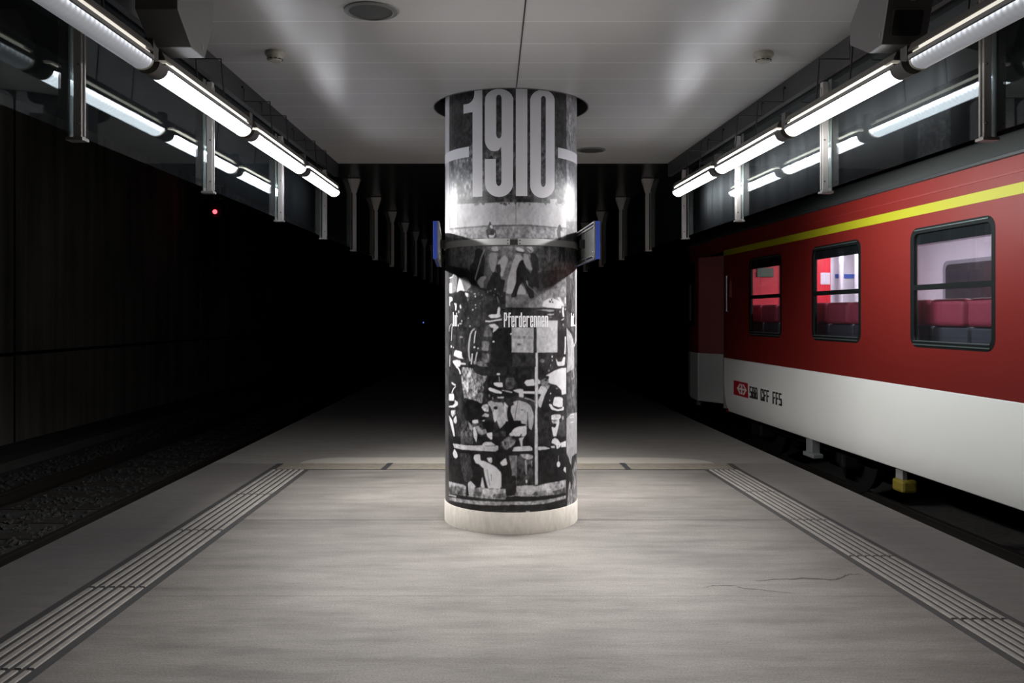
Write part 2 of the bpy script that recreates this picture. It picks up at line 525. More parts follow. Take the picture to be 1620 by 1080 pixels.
# ------------------------------------------------------------------ tracks
struct('floor', bxm(((-8.4, -3, -0.8), (-3.15, YEND, ZB))), M['ballast'])
struct('floor', bxm(((0.0, -3, -0.85), (12, YEND, ZB - .02))), M['ballast'])
def stones(name, label, regions, n):
    bm = bmesh.new()
    for _ in range(n):
        x0, x1 = random.choice(regions)
        y = 2.5 + 24 * random.random() ** 1.5
        x = random.uniform(x0, x1)
        if name == 'right': x += -0.0815 * y
        r = random.uniform(.018, .036)
        q = Matrix.Rotation(random.uniform(0, 6), 3, Vector((random.random(), random.random(), random.random() + .1)).normalized())
        vs = []
        for d in ((1, 0, 0), (-1, 0, 0), (0, 1, 0), (0, -1, 0), (0, 0, 1), (0, 0, -1)):
            p = q @ (Vector(d) * r * random.uniform(.7, 1.2))
            vs.append(bm.verts.new((x + p.x, y + p.y, ZB + .008 + p.z)))
        for i, j, k in ((0, 2, 4), (2, 1, 4), (1, 3, 4), (3, 0, 4), (2, 0, 5), (1, 2, 5), (3, 1, 5), (0, 3, 5)):
            bm.faces.new((vs[i], vs[j], vs[k]))
    return tag(obj('ballast_stones', bm, M['stone']), label, 'ballast', kind='stuff')
stones('left', 'loose dark ballast stones around the left track', [(-6.7, -5.75), (-5.5, -4.3), (-4.1, -3.4)], 9000)
stones('right', 'loose dark ballast stones beside the train', [(3.55, 4.5)], 2500)

def rail(label, x0, slope, y0, y1):
    a = math.atan(slope)
    t = thing('rail', label, 'rail', (x0, 0, ZB), a, 'track rails')
    prof = [(-.06, 0), (.06, 0), (.06, .012), (.012, .03), (.012, .115), (.035, .125), (.035, .144), (-.035, .144), (-.035, .125), (-.012, .115), (-.012, .03), (-.06, .012)]
    bm = bmesh.new(); loft(bm, [[(x, y, z) for x, z in prof] for y in (y0, y1)])
    obj('web', bm, M['rail'], t)
    obj('rail_head', bxm(((-.03, y0, .144), (.03, y1, .150))), M['railtop'], t)
rail('rail nearest the platform on the left track', -4.16, 0, 2, YEND)
rail('rail nearest the concrete wall on the left track', -5.66, 0, 2, YEND)
rail('rail under the platform side of the train', 4.75, .0815, 4, 40)
rail('rail under the far side of the train', 6.25, .0815, 4, 40)
tr = bxm(((-5.80, -.12, 0), (-4.02, .12, .012)), ((-6.2, -.12, -.05), (-3.62, .12, .002)))
sl = obj('sleeper', tr, M['sleeper'], bevel=.01)
SLL = 'dark weathered sleeper lying across under both rails of the left track'
tag(sl, SLL, 'sleeper', 'sleepers of the left track'); sl.location = (0, 3.2, ZB + .002)
for k in range(1, 60):
    o = sl.copy(); COL.objects.link(o); o.location = (0, 3.2 + .62 * k, ZB + .002)
# cable trough
tag(obj('cable_trough', bxm(((-7.15, 1, ZB), (-6.86, YEND, ZB + .10)), ((-7.17, 1, ZB + .10), (-6.84, YEND, ZB + .13))), M['duct']),
    'long low concrete cable trough beside the left wall', 'cable trough')

# walls ------------------------------------------------------------
struct('wall_left', bxm(((-8.6, -3, -0.8), (-8.3, YEND, 5.2))), M['wall'])
struct('wall_right', bxm(((9.6, -3, -0.8), (9.9, YEND, 5.2))), M['wall'])
struct('wall_back', bxm(((-8.6, YEND, -0.8), (9.9, YEND + .3, 5.2))), M['dark'])

# ------------------------------------------------------------------ ceiling with round opening
PCX, PCY, PR = -0.0175, 6.745, 0.519
hole = [(PCX + .608 * math.cos(2 * math.pi * k / 96), PCY + .608 * math.sin(2 * math.pi * k / 96)) for k in range(96)]
YC1 = 9.18
outer = [(-1.90, -3), (side_x(1, 1.90, -3), -3), (side_x(1, 1.90, YC1), YC1), (-1.90, YC1)]
bm = flat_fill([outer, hole], 0.02)
bmesh.ops.translate(bm, vec=(0, 0, ZC + .02), verts=bm.verts[:])
struct('ceiling', bm, M['ceiling'])
# dark ceiling beyond
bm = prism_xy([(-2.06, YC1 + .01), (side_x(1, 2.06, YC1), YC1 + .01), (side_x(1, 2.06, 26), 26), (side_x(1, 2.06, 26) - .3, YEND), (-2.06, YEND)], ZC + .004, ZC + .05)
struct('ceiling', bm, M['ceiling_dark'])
struct('trim_3', bxm(((-1.90, YC1, ZC - .003), (side_x(1, 1.90, YC1), YC1 + .012, ZC + .04))), mat('ceiling_lip', g(.33), .3))
# slab above everything
struct('ceiling', bxm(((-8.6, -3, 5.2), (9.9, YEND, 5.5))), M['tracksoffit'])
struct('ceiling', bxm(((-2.1, -3, ZC + .35), (3.0, 10, ZC + .4))), M['tracksoffit'])
# seam between the two halves of the ceiling
bm = bmesh.new()
loft(bm, [[(x - .004, y, ZC - .0012), (x + .004, y, ZC - .0012), (x + .004, y, ZC + .001), (x - .004, y, ZC + .001)]
          for x, y in ((.10, 3.0), (.0227, 6.12))])
struct('trim_4', bm, M['dark'])
# rim of the opening
bm = bmesh.new()
lathe(bm, [(.612, ZC - .004), (.612, ZC + .10), (.603, ZC + .10), (.603, ZC - .004), (.612, ZC - .004)], 96, (PCX, PCY), cap=False)
struct('trim_5', bm, M['speaker_rim'], smooth=True)

# beams along the ceiling edges -------------------------------------
for s in (-1, 1):
    bm = bmesh.new()
    for (za, zb, wd) in ((ZC - .140, ZC - .001, 0.012),):
        loft(bm, [[(side_x(s, 1.885, y), y, za), (side_x(s, 1.885 + wd, y), y, za), (side_x(s, 1.885 + wd, y), y, zb), (side_x(s, 1.885, y), y, zb)]
                  for y in (-3, YC1)])
    # bottom return flange
    loft(bm, [[(side_x(s, 1.885, y), y, ZC - .146), (side_x(s, 1.925, y), y, ZC - .146), (side_x(s, 1.925, y), y, ZC - .140), (side_x(s, 1.885, y), y, ZC - .140)] for y in (-3, YC1)])
    tag(obj('edge_beam', bm, M['beam']), 'grey metal edge beam under the ceiling on the %s side' % ('left' if s < 0 else 'train'), 'beam', 'edge beams of the ceiling')

# ------------------------------------------------------------------ glass screens with posts
POST_Y = [3.75 - 1.62 + 1.62 * k for k in range(17)]
HG = 0.797
for s in (-1, 1):
    lab = 'hanging glass smoke screen with pale posts over the %s edge' % ('empty left track' if s < 0 else 'train side')
    rz = 0 if s < 0 else SL
    t = thing('glass_screen', lab, 'glass screen', (side_x(s, 1.936, 0), 0, CH + HG), rz)
    k_ = 1 / math.cos(rz)
    H = HC - HG
    ys = [y * k_ for y in POST_Y]
    for y in ys:
        bm = bmesh.new()
        xi = -s * .012
        # channel post with two flanges and a flared head
        def sec(z, hw, hd):
            c = xi - s * hd
            x0, x1 = sorted((xi, xi - s * hd))
            return [(x0, y - hw, z), (x1, y - hw, z), (x1, y + hw, z), (x0, y + hw, z)]
        def flare(z, hw, hx):
            c = xi - s * .018
            return [(c - hx, y - hw, z), (c + hx, y - hw, z), (c + hx, y + hw, z), (c - hx, y + hw, z)]
        loft(bm, [sec(-.02, .020, .036), sec(H - .17, .020, .036)])
        if y > YC1 + .3: loft(bm, [flare(H - .175, .022, .024), flare(H - .004, .045, .070)])
        x0, x1 = sorted((xi - s * .036, xi - s * .044))
        box(bm, (x0, y - .006, -.015), (x1, y + .006, H - .20))
        x0, x1 = sorted((s * .004, s * .012))
        box(bm, (x0, y - .020, -.02), (x1, y + .020, H - .15))
        p = obj('post', bm, M['post'], t, bevel=.003)
        if y < 9:
            for zz in (.04, .30, H - .3):
                bm = bmesh.new()
                bmesh.ops.create_uvsphere(bm, u_segments=8, v_segments=6, radius=.006, matrix=Matrix.Translation((xi - s * .024, y - .020, zz)))
                obj('screw', bm, M['screw'], p)
        obj('foot_clip', bxm(((min(xi - s * .045, xi + s * .030), y - .03, -.034), (max(xi - s * .045, xi + s * .030), y + .03, -.021))), M['alu'], p)
    for a, b in zip(ys, ys[1:]):
        obj('pane', bxm(((-.003, a + .004, 0), (.003, b - .004, H - .002))), M['glass'], t)

# ------------------------------------------------------------------ lamps
HL = 1.101
def lamp(s, k, y0, y1):
    L = y1 - y0
    d = 1.67
    rz = 0 if s < 0 else SL
    order = ['nearest', 'second', 'third', 'farthest'][k]
    t = thing('strip_lamp', '%s lit tube lamp in the row on the %s' % (order, 'left' if s < 0 else 'right over the train side'), 'lamp',
              (side_x(s, d, (y0 + y1) / 2), (y0 + y1) / 2, CH + HL + .045), rz, 'strip lamps along both edges')
    h = L / 2
    q = -s   # toward the platform axis
    # lens: half ellipse with rounded ends
    bm = bmesh.new(); secs = []
    for yy, sc in ((-h, .55), (-h + .012, .8), (-h + .035, 1), (h - .035, 1), (h - .012, .8), (h, .55)):
        ring = [(.050 * sc * math.cos(a), yy, -.043 * sc * math.sin(a)) for a in [math.pi * i / 16 for i in range(17)]]
        secs.append(ring)
    if h > .3:
        mid = [(.050 * math.cos(a), 0, -.043 * math.sin(a)) for a in [math.pi * i / 16 for i in range(17)]]
        secs.insert(3, mid)
    loft(bm, secs)
    obj('lens', bm, lens_material('lamp_lens', LENS_E[k]), t, smooth=True)
    # cream end bells showing round the lens
    for e in (-1, 1):
        bm = bmesh.new(); secs = []
        for yy, sc in ((h - .020, 1.03), (h - .004, .86), (h + .004, .60)):
            secs.append([(.051 * sc * math.cos(a), e * yy, -.044 * sc * math.sin(a) if a <= math.pi else .026) for a in [math.pi * i / 12 for i in range(13)]])
        loft(bm, secs)
        obj('end_cap', bm, M['lampcream'], t, smooth=True)
    # dark gasket, grey side band, bright slot, housing
    obj('gasket', bxm(((-.051, -h, .000), (.051, h, .006))), M['black_metal'], t)
    obj('side_band', bxm(((-.047, -h, .006), (.047, h, .026))), M['grey_paint'], t)
    slot = mat('lamp_slot', (.8, .78, .7), .4, emit=(1.0, .93, .80), es=SLOT_E[k])
    bm = bmesh.new()
    box(bm, (-.046, -h + .09, .026), (.046, h - .09, .042))
    box(bm, (-.040, -h + .03, .026), (.040, -h + .09, .036))
    box(bm, (-.040, h - .09, .026), (.040, h - .03, .036))
    obj('upper_diffuser', bm, slot, t)
    bm = bmesh.new()
    prof = [(-.047, .042), (.047, .042), (.046, .050), (.030, .082), (-.030, .082), (-.046, .050)]
    loft(bm, [[(x, yy, z) for x, z in prof] for yy in (-h, h)])
    obj('housing', bm, M['housing'], t, bevel=.002)
    # clamp at the near end with strap
    if k > 0:
        bm = bmesh.new()
        secs = []
        for yy in (-h - .085, -h + .02):
            secs.append([(.056 * math.cos(a), yy, .010 - .056 * math.sin(a)) for a in [math.pi * i / 14 for i in range(15)]])
        loft(bm, secs)
        box(bm, (-.020, -h - .07, .008), (.020, -h - .01, .125))
        obj('clamp', bm, M['clamp'], t, smooth=True)
    # suspension: rod from the ceiling in front of the beam, arm to the housing
    ztop = ZC - (CH + HL + .045)
    for yy in (-.12, .30):
        xo = s * .20
        bm = bmesh.new()
        tube(bm, [(xo, yy, ztop - .06), (xo, yy, ztop - .15), (s * .02, yy, ztop - .152), (s * .0, yy, .083)], .0045, 6)
        box(bm, (min(xo - .002, xo + s * .018), yy - .008, ztop - .06), (max(xo - .002, xo + s * .018), yy + .008, ztop - .045))
        obj('hanger', bm, M['black_metal'], t)
    # light
    ld = bpy.data.lights.new('lamp_or_fill_light', 'AREA')
    ld.shape = 'RECTANGLE'; ld.size = .07; ld.size_y = L * .92
    ld.energy = BEAM_W[k]; ld.color = (1.0, .975, .955)
    ld.spread = math.radians(BEAM_SPREAD)
    lo = bpy.data.objects.new('lamp_or_fill_light', ld); link(lo, t)
    lo.location = (q * .012, 0, -.052)
    lo.rotation_euler = (0, -q * math.radians(BEAM_AIM), 0)
    if IN_FILL_W[k]:
        l3 = ld.copy(); l3.energy = IN_FILL_W[k]; l3.spread = math.radians(95)  # added fill beside the lamp's own beam, brightens the pillar top
        l3o = bpy.data.objects.new('lamp_or_fill_light', l3); link(l3o, t)
        l3o.location = (q * .056, 0, -.03)
        l3o.rotation_euler = (0, -q * math.radians(76), 0)
    if s > 0:
        l2 = ld.copy(); l2.energy = OUT_FILL_W[k]; l2.spread = math.radians(110)  # added fill on this row alone, aimed out at the train
        l2o = bpy.data.objects.new('lamp_or_fill_light', l2); link(l2o, t)
        l2o.location = (.056, 0, -.03)
        l2o.rotation_euler = (0, math.radians(-80), 0)
    return t
SEG = [(2.50, 3.86), (3.98, 5.29), (5.41, 6.68), (6.80, 7.97)]
for s in (-1, 1):
    for k, (a, b) in enumerate(SEG): lamp(s, k, a, b)

# ------------------------------------------------------------------ camera boxes
for s in (-1, 1):
    x_in, x_out = (-1.489, -1.679) if s < 0 else (1.68, 1.884)
    if s > 0:
        prof = [(3.80, ZC), (3.812, 3.04), (3.895, 2.834), (4.037, 2.837), (4.26, 2.945), (4.26, 3.047), (4.0, ZC)]
        lab = 'grey camera box with a dark window facing us above the train side'
    else:
        prof = [(4.245, ZC), (4.235, 3.03), (4.12, 2.838), (3.95, 2.838), (3.786, 2.957), (3.786, 3.05), (3.95, ZC)]
        lab = 'grey camera box over the left lamps seen from behind'
    cx, cy = (x_in + x_out) / 2, 4.0
    t = thing('camera_box', lab, 'camera', (cx, cy, 2.83), 0, 'ceiling camera boxes')
    hw = abs(x_out - x_in) / 2
    bm = bmesh.new()
    loft(bm, [[(x, y - cy, z - 2.83) for y, z in prof] for x in (-hw, hw)])
    obj('body', bm, M['boxpaint'], t, bevel=.004)
    # lid line
    bm = bmesh.new()
    # window on the tilted front
    a, b = (Vector((0, 3.812 - cy, 3.04 - 2.83)), Vector((0, 3.895 - cy, 2.834 - 2.83))) if s > 0 else (Vector((0, 4.235 - cy, .20)), Vector((0, 4.12 - cy, .008)))
    up = (a - b).normalized(); nrm = Vector((0, -up.z, up.y)) if s > 0 else Vector((0, up.z, -up.y))
    fb = flat_fill([rrect(-.066, .038, .066, .150, .012)], .002)
    for v in fb.verts: v.co = b + up * v.co.y + Vector((v.co.x, 0, 0)) + nrm * (v.co.z + .002)
    obj('window', fb, M['darkglass'], t)
    if s > 0:
        fb = flat_fill([rrect(-.072, .034, .072, .156, .015), rrect(-.066, .038, .066, .150, .012)], .002)
        for v in fb.verts: v.co = b + up * v.co.y + Vector((v.co.x, 0, 0)) + nrm * (v.co.z + .003)
        obj('window_frame', fb, M['boxpaint'], t)
        bm = bmesh.new()
        bmesh.ops.create_cone(bm, cap_ends=True, segments=20, radius1=.014, radius2=.012, depth=.012, matrix=Matrix.Translation(b + up * .20 + Vector((.005, 0, 0)) + nrm * .006) @ Matrix.Rotation(math.radians(70), 4, 'X'))
        obj('lock', bm, M['screw'], t)
        bm = bmesh.new(); box(bm, (-.02, -.005, -.006), (.02, .0, .006)); bmesh.ops.translate(bm, vec=b + up * .205 + Vector((-.072, 0, 0)), verts=bm.verts[:])
        obj('vent_slot', bm, M['dark'], t)
    obj('side_plate', bxm(((-s * hw - (.002 if s > 0 else 0), -.10 if s > 0 else .08, .04), (-s * hw + (.002 if s < 0 else 0), -.082 if s > 0 else .098, .06))), M['panelback'], t)

# ------------------------------------------------------------------ smoke detectors and speakers
def detector(x, y, label):
    t = thing('smoke_detector', label, 'smoke detector', (x, y, ZC - .06), 0, 'smoke detectors')
    bm = bmesh.new(); lathe(bm, [(.060, .060), (.062, .052), (.060, .040), (.050, .030)], 40); obj('base', bm, M['cream'], t, smooth=True)
    bm = bmesh.new(); lathe(bm, [(.050, .030), (.047, .018), (.044, .010)], 40); obj('chamber', bm, M['cream'], t, smooth=True)
    bm = bmesh.new()
    for k in range(10):
        a = 2 * math.pi * k / 10
        v = box(bm, (.044, -.009, .010), (.0475, .009, .0145))
        bmesh.ops.rotate(bm, verts=v, cent=(0, 0, 0), matrix=Matrix.Rotation(a, 3, 'Z'))
    obj('slots', bm, M['dark'], t)
    bm = bmesh.new(); lathe(bm, [(.040, .010), (.038, .003), (.025, .0)], 40); obj('cap', bm, M['cream'], t, smooth=True)
detector(-1.48, 5.30, 'small cream smoke detector on the ceiling left of the pillar')
detector(1.56, 5.32, 'small cream smoke detector on the ceiling right of the pillar')
def speaker(x, y, label):
    t = thing('ceiling_speaker', label, 'speaker', (x, y, ZC - .012), 0, 'round ceiling speakers')
    bm = bmesh.new(); lathe(bm, [(.143, .012), (.142, .006), (.120, .0), (.117, .003), (.117, .011), (.143, .012)], 56, cap=False); obj('rim', bm, M['speaker_rim'], t, smooth=True)
    bm = bmesh.new(); lathe(bm, [(.118, .010), (.118, .006), (.05, .002), (.002, .001)], 56); obj('grille', bm, M['speaker'], t, smooth=True)
speaker(-.765, 4.58, 'large round ceiling speaker nearest us, left of the ceiling seam')
speaker(.770, 8.44, 'round ceiling speaker partly hidden behind the pillar')

# ------------------------------------------------------------------ wall signal
def signal():
    Y = 21.5
    c = ray(345, 380, Y)
    t = thing('track_signal', 'dark signal head with a small red light on the left wall', 'signal', (-8.1, Y, .0))
    def R(px, py): return ray(px, py, Y) - t.location
    a, b = R(329, 412), R(359, 343)
    obj('housing', bxm(((a.x, -.2, a.z), (b.x, .2, b.z))), M['black_metal'], t, bevel=.03)
    a, b = R(334, 343), R(354, 322)
    obj('lamp_head', bxm(((a.x, -.15, a.z), (b.x, .15, b.z))), M['black_metal'], t, bevel=.02)
    p = R(343.5, 336)
    bm = bmesh.new(); bmesh.ops.create_cone(bm, cap_ends=True, segments=24, radius1=.055, radius2=.05, depth=.03, matrix=Matrix.Translation((p.x, -.17, p.z)) @ Matrix.Rotation(math.pi / 2, 4, 'X'))
    obj('red_lens', bm, M['signal_red'], t)
    a, b = R(339.5, 317), R(357, 293)
    bm = bmesh.new()
    for x0, x1, z0, z1 in ((a.x, b.x, a.z, a.z + .03), (a.x, b.x, b.z - .03, b.z), (a.x, a.x + .03, a.z, b.z), (b.x - .03, b.x, a.z, b.z), ((a.x + b.x) / 2 - .012, (a.x + b.x) / 2 + .012, a.z, b.z)):
        box(bm, (x0, -.08, z0), (x1, .02, z1))
    obj('number_plate_frame', bm, M['post'], t)
    bm = bmesh.new(); tube(bm, [R(317, 412), R(317, 640)], .035, 8); tube(bm, [R(317, 413), R(330, 412)], .03, 8)
    obj('conduit', bm, M['black_metal'], t)
signal()
p = ray(670, 510, 45)
t = thing('marker_light', 'tiny blue light far down the tunnel left of the pillar', 'light', (p.x, p.y, ZB))
bm = bmesh.new(); bmesh.ops.create_uvsphere(bm, u_segments=12, v_segments=8, radius=.03, matrix=Matrix.Translation((0, -.06, p.z - ZB))); obj('lens', bm, M['signal_blue'], t)
bm = bmesh.new(); tube(bm, [(0, 0, 0), (0, 0, p.z - ZB + .08)], .04, 8); obj('post', bm, M['black_metal'], t)

# ------------------------------------------------------------------ pillar
def to_cyl(px, py):
    a = (px - VX) / F
    A = a * a + 1; B = -2 * (a * PCX + PCY); C_ = PCX ** 2 + PCY ** 2 - PR ** 2
    disc = B * B - 4 * A * C_
    if disc < 0:
        sg = 1 if px > 808 else -1
        Y = (PCY ** 2 - PR ** 2) / PCY
        return sg * 1.494, CH + (VY - py) / F * Y
    Y = (-B - math.sqrt(disc)) / (2 * A)
    return math.atan2(a * Y - PCX, PCY - Y), CH + (VY - py) / F * Y

# the printed crowd picture: shapes are traced in photo pixels, turned into angle and height on the drum
ZP0, ZP1 = 0.152, ZC + .06
NC, NR = 470, 780
TH = np.linspace(-math.pi / 2, math.pi / 2, NC)
ZZ = np.linspace(ZP0, ZP1, NR)
rng = np.random.default_rng(7)

def vnoise(nr, nc, cells_r, cells_c):
    gr = rng.random((cells_r + 2, cells_c + 2))
    y = np.linspace(0, cells_r, nr); x = np.linspace(0, cells_c, nc)
    yi = y.astype(int); xi = x.astype(int)
    fy = (y - yi)[:, None]; fx = (x - xi)[None, :]
    fy = fy * fy * (3 - 2 * fy); fx = fx * fx * (3 - 2 * fx)
    a = gr[yi][:, xi]; b = gr[yi][:, xi + 1]; c = gr[yi + 1][:, xi]; d = gr[yi + 1][:, xi + 1]
    return (a * (1 - fx) + b * fx) * (1 - fy) + (c * (1 - fx) + d * fx) * fy - .5

N1 = vnoise(NR, NC, 40, 30); N2 = vnoise(NR, NC, 110, 80); N3 = vnoise(NR, NC, 260, 190)
NZ = N1 * .45 + N2 * .9 + N3 * .7
IMG = np.full((NR, NC), 56.0); AMP = np.full((NR, NC), 16.0)
TILES = {'T': (660, 120, 4.5), 'M': (660, 340, 4.153), 'A': (695, 360, 9), 'B': (800, 360, 9), 'C': (695, 470, 9), 'D': (800, 470, 9),
         'E': (695, 580, 9), 'F': (800, 580, 9), 'G': (695, 690, 9), 'H': (800, 690, 9), 'P': (0, 0, 1)}

def pts_of(tile, s):
    ox, oy, sc = TILES[tile]
    v = [float(x) for x in s.replace(',', ' ').split()]
    return [(ox + a / sc, oy + b / sc) for a, b in zip(v[::2], v[1::2])]

def dens(p, closed=True, step=4.0):
    out = []
    n = len(p)
    for i in range(n if closed else n - 1):
        q = p[(i + 1) % n]; a = p[i]
        k = max(1, int(math.hypot(q[0] - a[0], q[1] - a[1]) / step))
        for j in range(k): out.append((a[0] + (q[0] - a[0]) * j / k, a[1] + (q[1] - a[1]) * j / k))
    if not closed: out.append(p[-1])
    return out

def smooth_poly(p, it=1):
    for _ in range(it):
        o = []
        for i in range(len(p)):
            a, b = p[i], p[(i + 1) % len(p)]
            o += [(a[0] * .87 + b[0] * .13, a[1] * .87 + b[1] * .13), (a[0] * .13 + b[0] * .87, a[1] * .13 + b[1] * .87)]
        p = o
    return p

def paint(tile, val, s, amp=8, sm=1, alpha=1.0):
    p = pts_of(tile, s)
    if sm: p = smooth_poly(p, sm)
    q = [to_cyl(*c) for c in dens(p)]
    fill_poly(q, val, amp, alpha)

def fill_poly(q, val, amp, alpha=1.0):
    u = np.array([(a - TH[0]) / (TH[1] - TH[0]) for a, _ in q]); v = np.array([(b - ZP0) / (ZZ[1] - ZZ[0]) for _, b in q])
    c0, c1 = max(0, int(u.min())), min(NC - 1, int(u.max()) + 1); r0, r1 = max(0, int(v.min())), min(NR - 1, int(v.max()) + 1)
    if c1 <= c0 or r1 <= r0: return
    cov = np.zeros((r1 - r0 + 1, c1 - c0 + 1))
    for dy in (-.25, .25):
        for dx in (-.25, .25):
            X, Y = np.meshgrid(np.arange(c0, c1 + 1) + dx, np.arange(r0, r1 + 1) + dy)
            ins = np.zeros(X.shape, bool)
            for i in range(len(u)):
                x0, y0, x1, y1 = u[i], v[i], u[i - 1], v[i - 1]
                if y0 == y1: continue
                ins ^= ((y0 > Y) != (y1 > Y)) & (X < (x1 - x0) * (Y - y0) / (y1 - y0) + x0)
            cov += ins
    cov *= alpha / 4
    sub = (slice(r0, r1 + 1), slice(c0, c1 + 1))
    IMG[sub] = IMG[sub] * (1 - cov) + val * cov
    AMP[sub] = AMP[sub] * (1 - cov) + amp * cov

def line(tile, val, s, wd, amp=6):
    p = pts_of(tile, s); L = []; R_ = []
    for i, c in enumerate(p):
        a = p[max(i - 1, 0)]; b = p[min(i + 1, len(p) - 1)]
        dx, dy = b[0] - a[0], b[1] - a[1]; n = math.hypot(dx, dy) or 1
        L.append((c[0] - dy / n * wd / 2, c[1] + dx / n * wd / 2)); R_.append((c[0] + dy / n * wd / 2, c[1] - dx / n * wd / 2))
    fill_poly([to_cyl(*c) for c in dens(L + R_[::-1])], val, amp)

def blob(tile, val, x, y, rx, ry, amp=6, n=14):
    ox, oy, sc = TILES[tile]
    fill_poly([to_cyl(ox + (x + rx * math.cos(2 * math.pi * k / n)) / sc, oy + (y + ry * math.sin(2 * math.pi * k / n)) / sc) for k in range(n)], val, amp)

# --- upper trees, stand, race course
paint('T', 62, '195 60 1140 60 1140 925 195 925', 26, 0)
paint('T', 110, '232 600 300 560 395 480 470 540 470 860 232 905', 75, 1)
paint('T', 92, '470 380 1000 400 1000 700 470 700', 50, 1, .5)
paint('T', 72, '470 560 1000 560 1000 860 470 860', 55, 1, .7)
paint('T', 120, '880 560 1000 600 1060 760 1060 900 1000 860 980 700', 60, 1, .7)
paint('T', 48, '232 100 420 100 390 420 232 530', 22, 0)
paint('T', 50, '980 110 1062 110 1062 530 990 520', 12, 0)
paint('T', 60, '232 875 1062 880 1062 930 232 925', 40, 0)
paint('T', 186, '232 915 560 900 800 900 1062 912 1062 1100 232 1100', 10, 0)
paint('T', 190, '948 875 996 875 996 930 948 930', 6, 0)
for x in (288, 702): line('T', 90, '%d 905 %d 1062' % (x, x), .9)
for k in range(20): blob('T', random.choice([80, 110, 130]), 240 + random.random() * 800, 904 + random.random() * 16, 4 + random.random() * 9, 5 + random.random() * 11)
# field
paint('M', 150, '180 88 480 66 750 64 985 86 985 160 180 160', 34, 0)
paint('M', 90, '215 88 480 66 720 62 985 84 985 92 720 72 480 76 215 96', 20, 0, .8)
paint('M', 118, '180 150 985 150 985 600 180 600', 34, 0)
paint('M', 105, '200 340 500 330 985 400 985 500 200 560', 24, 1)
paint('M', 82, '790 370 985 355 985 400 870 470 790 500', 18, 1)
paint('M', 128, '480 560 985 470 985 600 480 610', 26, 0)
# jockey at top
paint('M', 66, '470 62 478 40 488 60 498 90 515 100 525 150 460 150 452 110', 12)
paint('M', 200, '476 70 490 64 498 82 492 92 480 84', 6)
paint('M', 205, '468 124 490 118 516 122 500 150 474 152', 6)
paint('A', 60, '660 40 700 20 790 60 780 110 680 100', 20)
# distant man right
paint('M', 60, '930 66 940 62 950 90 946 140 935 200 915 110', 16); paint('M', 175, '940 100 968 120 965 160 944 150', 6)
paint('B', 60, '760 270 845 270 850 480 818 490 800 350 778 480 750 490', 10)
line('B', 190, '620 280 625 480', .9)
# group of walkers
paint('M', 205, '485 218 495 206 525 206 535 235 500 240', 5); line('M', 60, '482 238 538 244', 1)
paint('M', 176, '475 250 520 246 528 300 505 380 485 365 470 300', 10)
paint('M', 186, '545 290 575 262 600 290 580 345 560 410 545 395 550 350 525 318', 8)
paint('M', 52, '520 330 545 320 552 365 540 400 522 370', 6)
paint('M', 46, '380 232 405 215 440 240 445 300 435 420 385 430 350 380 348 330 370 310 380 270', 12)
paint('M', 44, '455 470 500 370 545 385 550 420 580 430 560 520 470 520', 14)
line('M', 192, '443 226 420 280 395 370 378 430 368 500', 2.1)
paint('M', 190, '398 428 420 405 450 400 455 412 432 440 440 470 420 488 392 475', 6)
paint('M', 205, '648 222 662 210 700 226 704 245 668 246', 5); line('M', 55, '652 240 706 250', 2.2)
paint('M', 188, '650 260 678 258 700 290 672 330 650 400 648 460 620 520 585 515 590 440 615 350 630 300', 8)
paint('M', 188, '640 500 680 450 715 500 715 522 645 522', 6)
paint('M', 42, '650 370 670 310 690 292 705 310 715 350 745 380 760 470 770 540 740 550 715 490 690 440 668 470 650 540 615 540 640 470 655 430', 8)
paint('M', 184, '700 250 728 262 740 300 745 330 758 355 750 364 722 350 700 310', 6)
paint('M', 200, '720 208 752 210 768 236 745 250 728 240', 8); line('M', 56, '724 218 750 240', 1)
paint('M', 46, '745 250 775 250 795 290 802 360 790 370 800 430 800 480 760 470 740 400 760 350 745 300', 8)
paint('M', 190, '714 430 722 432 730 460 724 462', 4)
line('M', 165, '725 462 770 500 810 545 830 580', .9)
# --- crowd backdrop
paint('P', 50, '700 474 760 468 800 476 826 488 912 486 912 800 700 800', 13, 0)
paint('P', 46, '710 420 740 425 760 455 800 462 800 500 710 500', 14, 0)
paint('P', 118, '800 476 850 476 860 487 800 486', 22, 0)
# left ladies
paint('A', 30, '260 640 330 580 380 650 385 700 255 700', 6)
paint('A', 120, '150 720 200 650 255 690 245 900 180 940 150 900', 14)
paint('A', 40, '140 640 190 650 190 700 150 710', 6); line('A', 215, '140 720 190 700 205 660 240 690', 1.4)
paint('A', 120, '300 720 360 700 430 760 455 830 400 890 380 920 330 800', 18)
paint('A', 212, '290 700 330 800 370 910 300 890 245 925 262 800', 5)
paint('A', 34, '245 930 300 900 365 915 380 1000 360 1080 180 1080 200 980', 10)
paint('A', 225, '365 920 410 935 435 965 405 1000 370 960', 4)
paint('A', 220, '140 790 180 790 180 935 140 930', 8); paint('A', 215, '140 980 185 990 180 1040 145 1075', 8)
blob('A', 200, 505, 940, 16, 9); blob('A', 200, 512, 980, 10, 16); blob('A', 150, 690, 915, 10, 16); blob('A', 190, 795, 875, 11, 12)
line('A', 150, '820 980 850 1070', 1.0)
for k in range(30): blob('A', random.choice([90, 110, 70]), 400 + random.random() * 500, 900 + random.random() * 180, 8 + random.random() * 10, 5 + random.random() * 10)
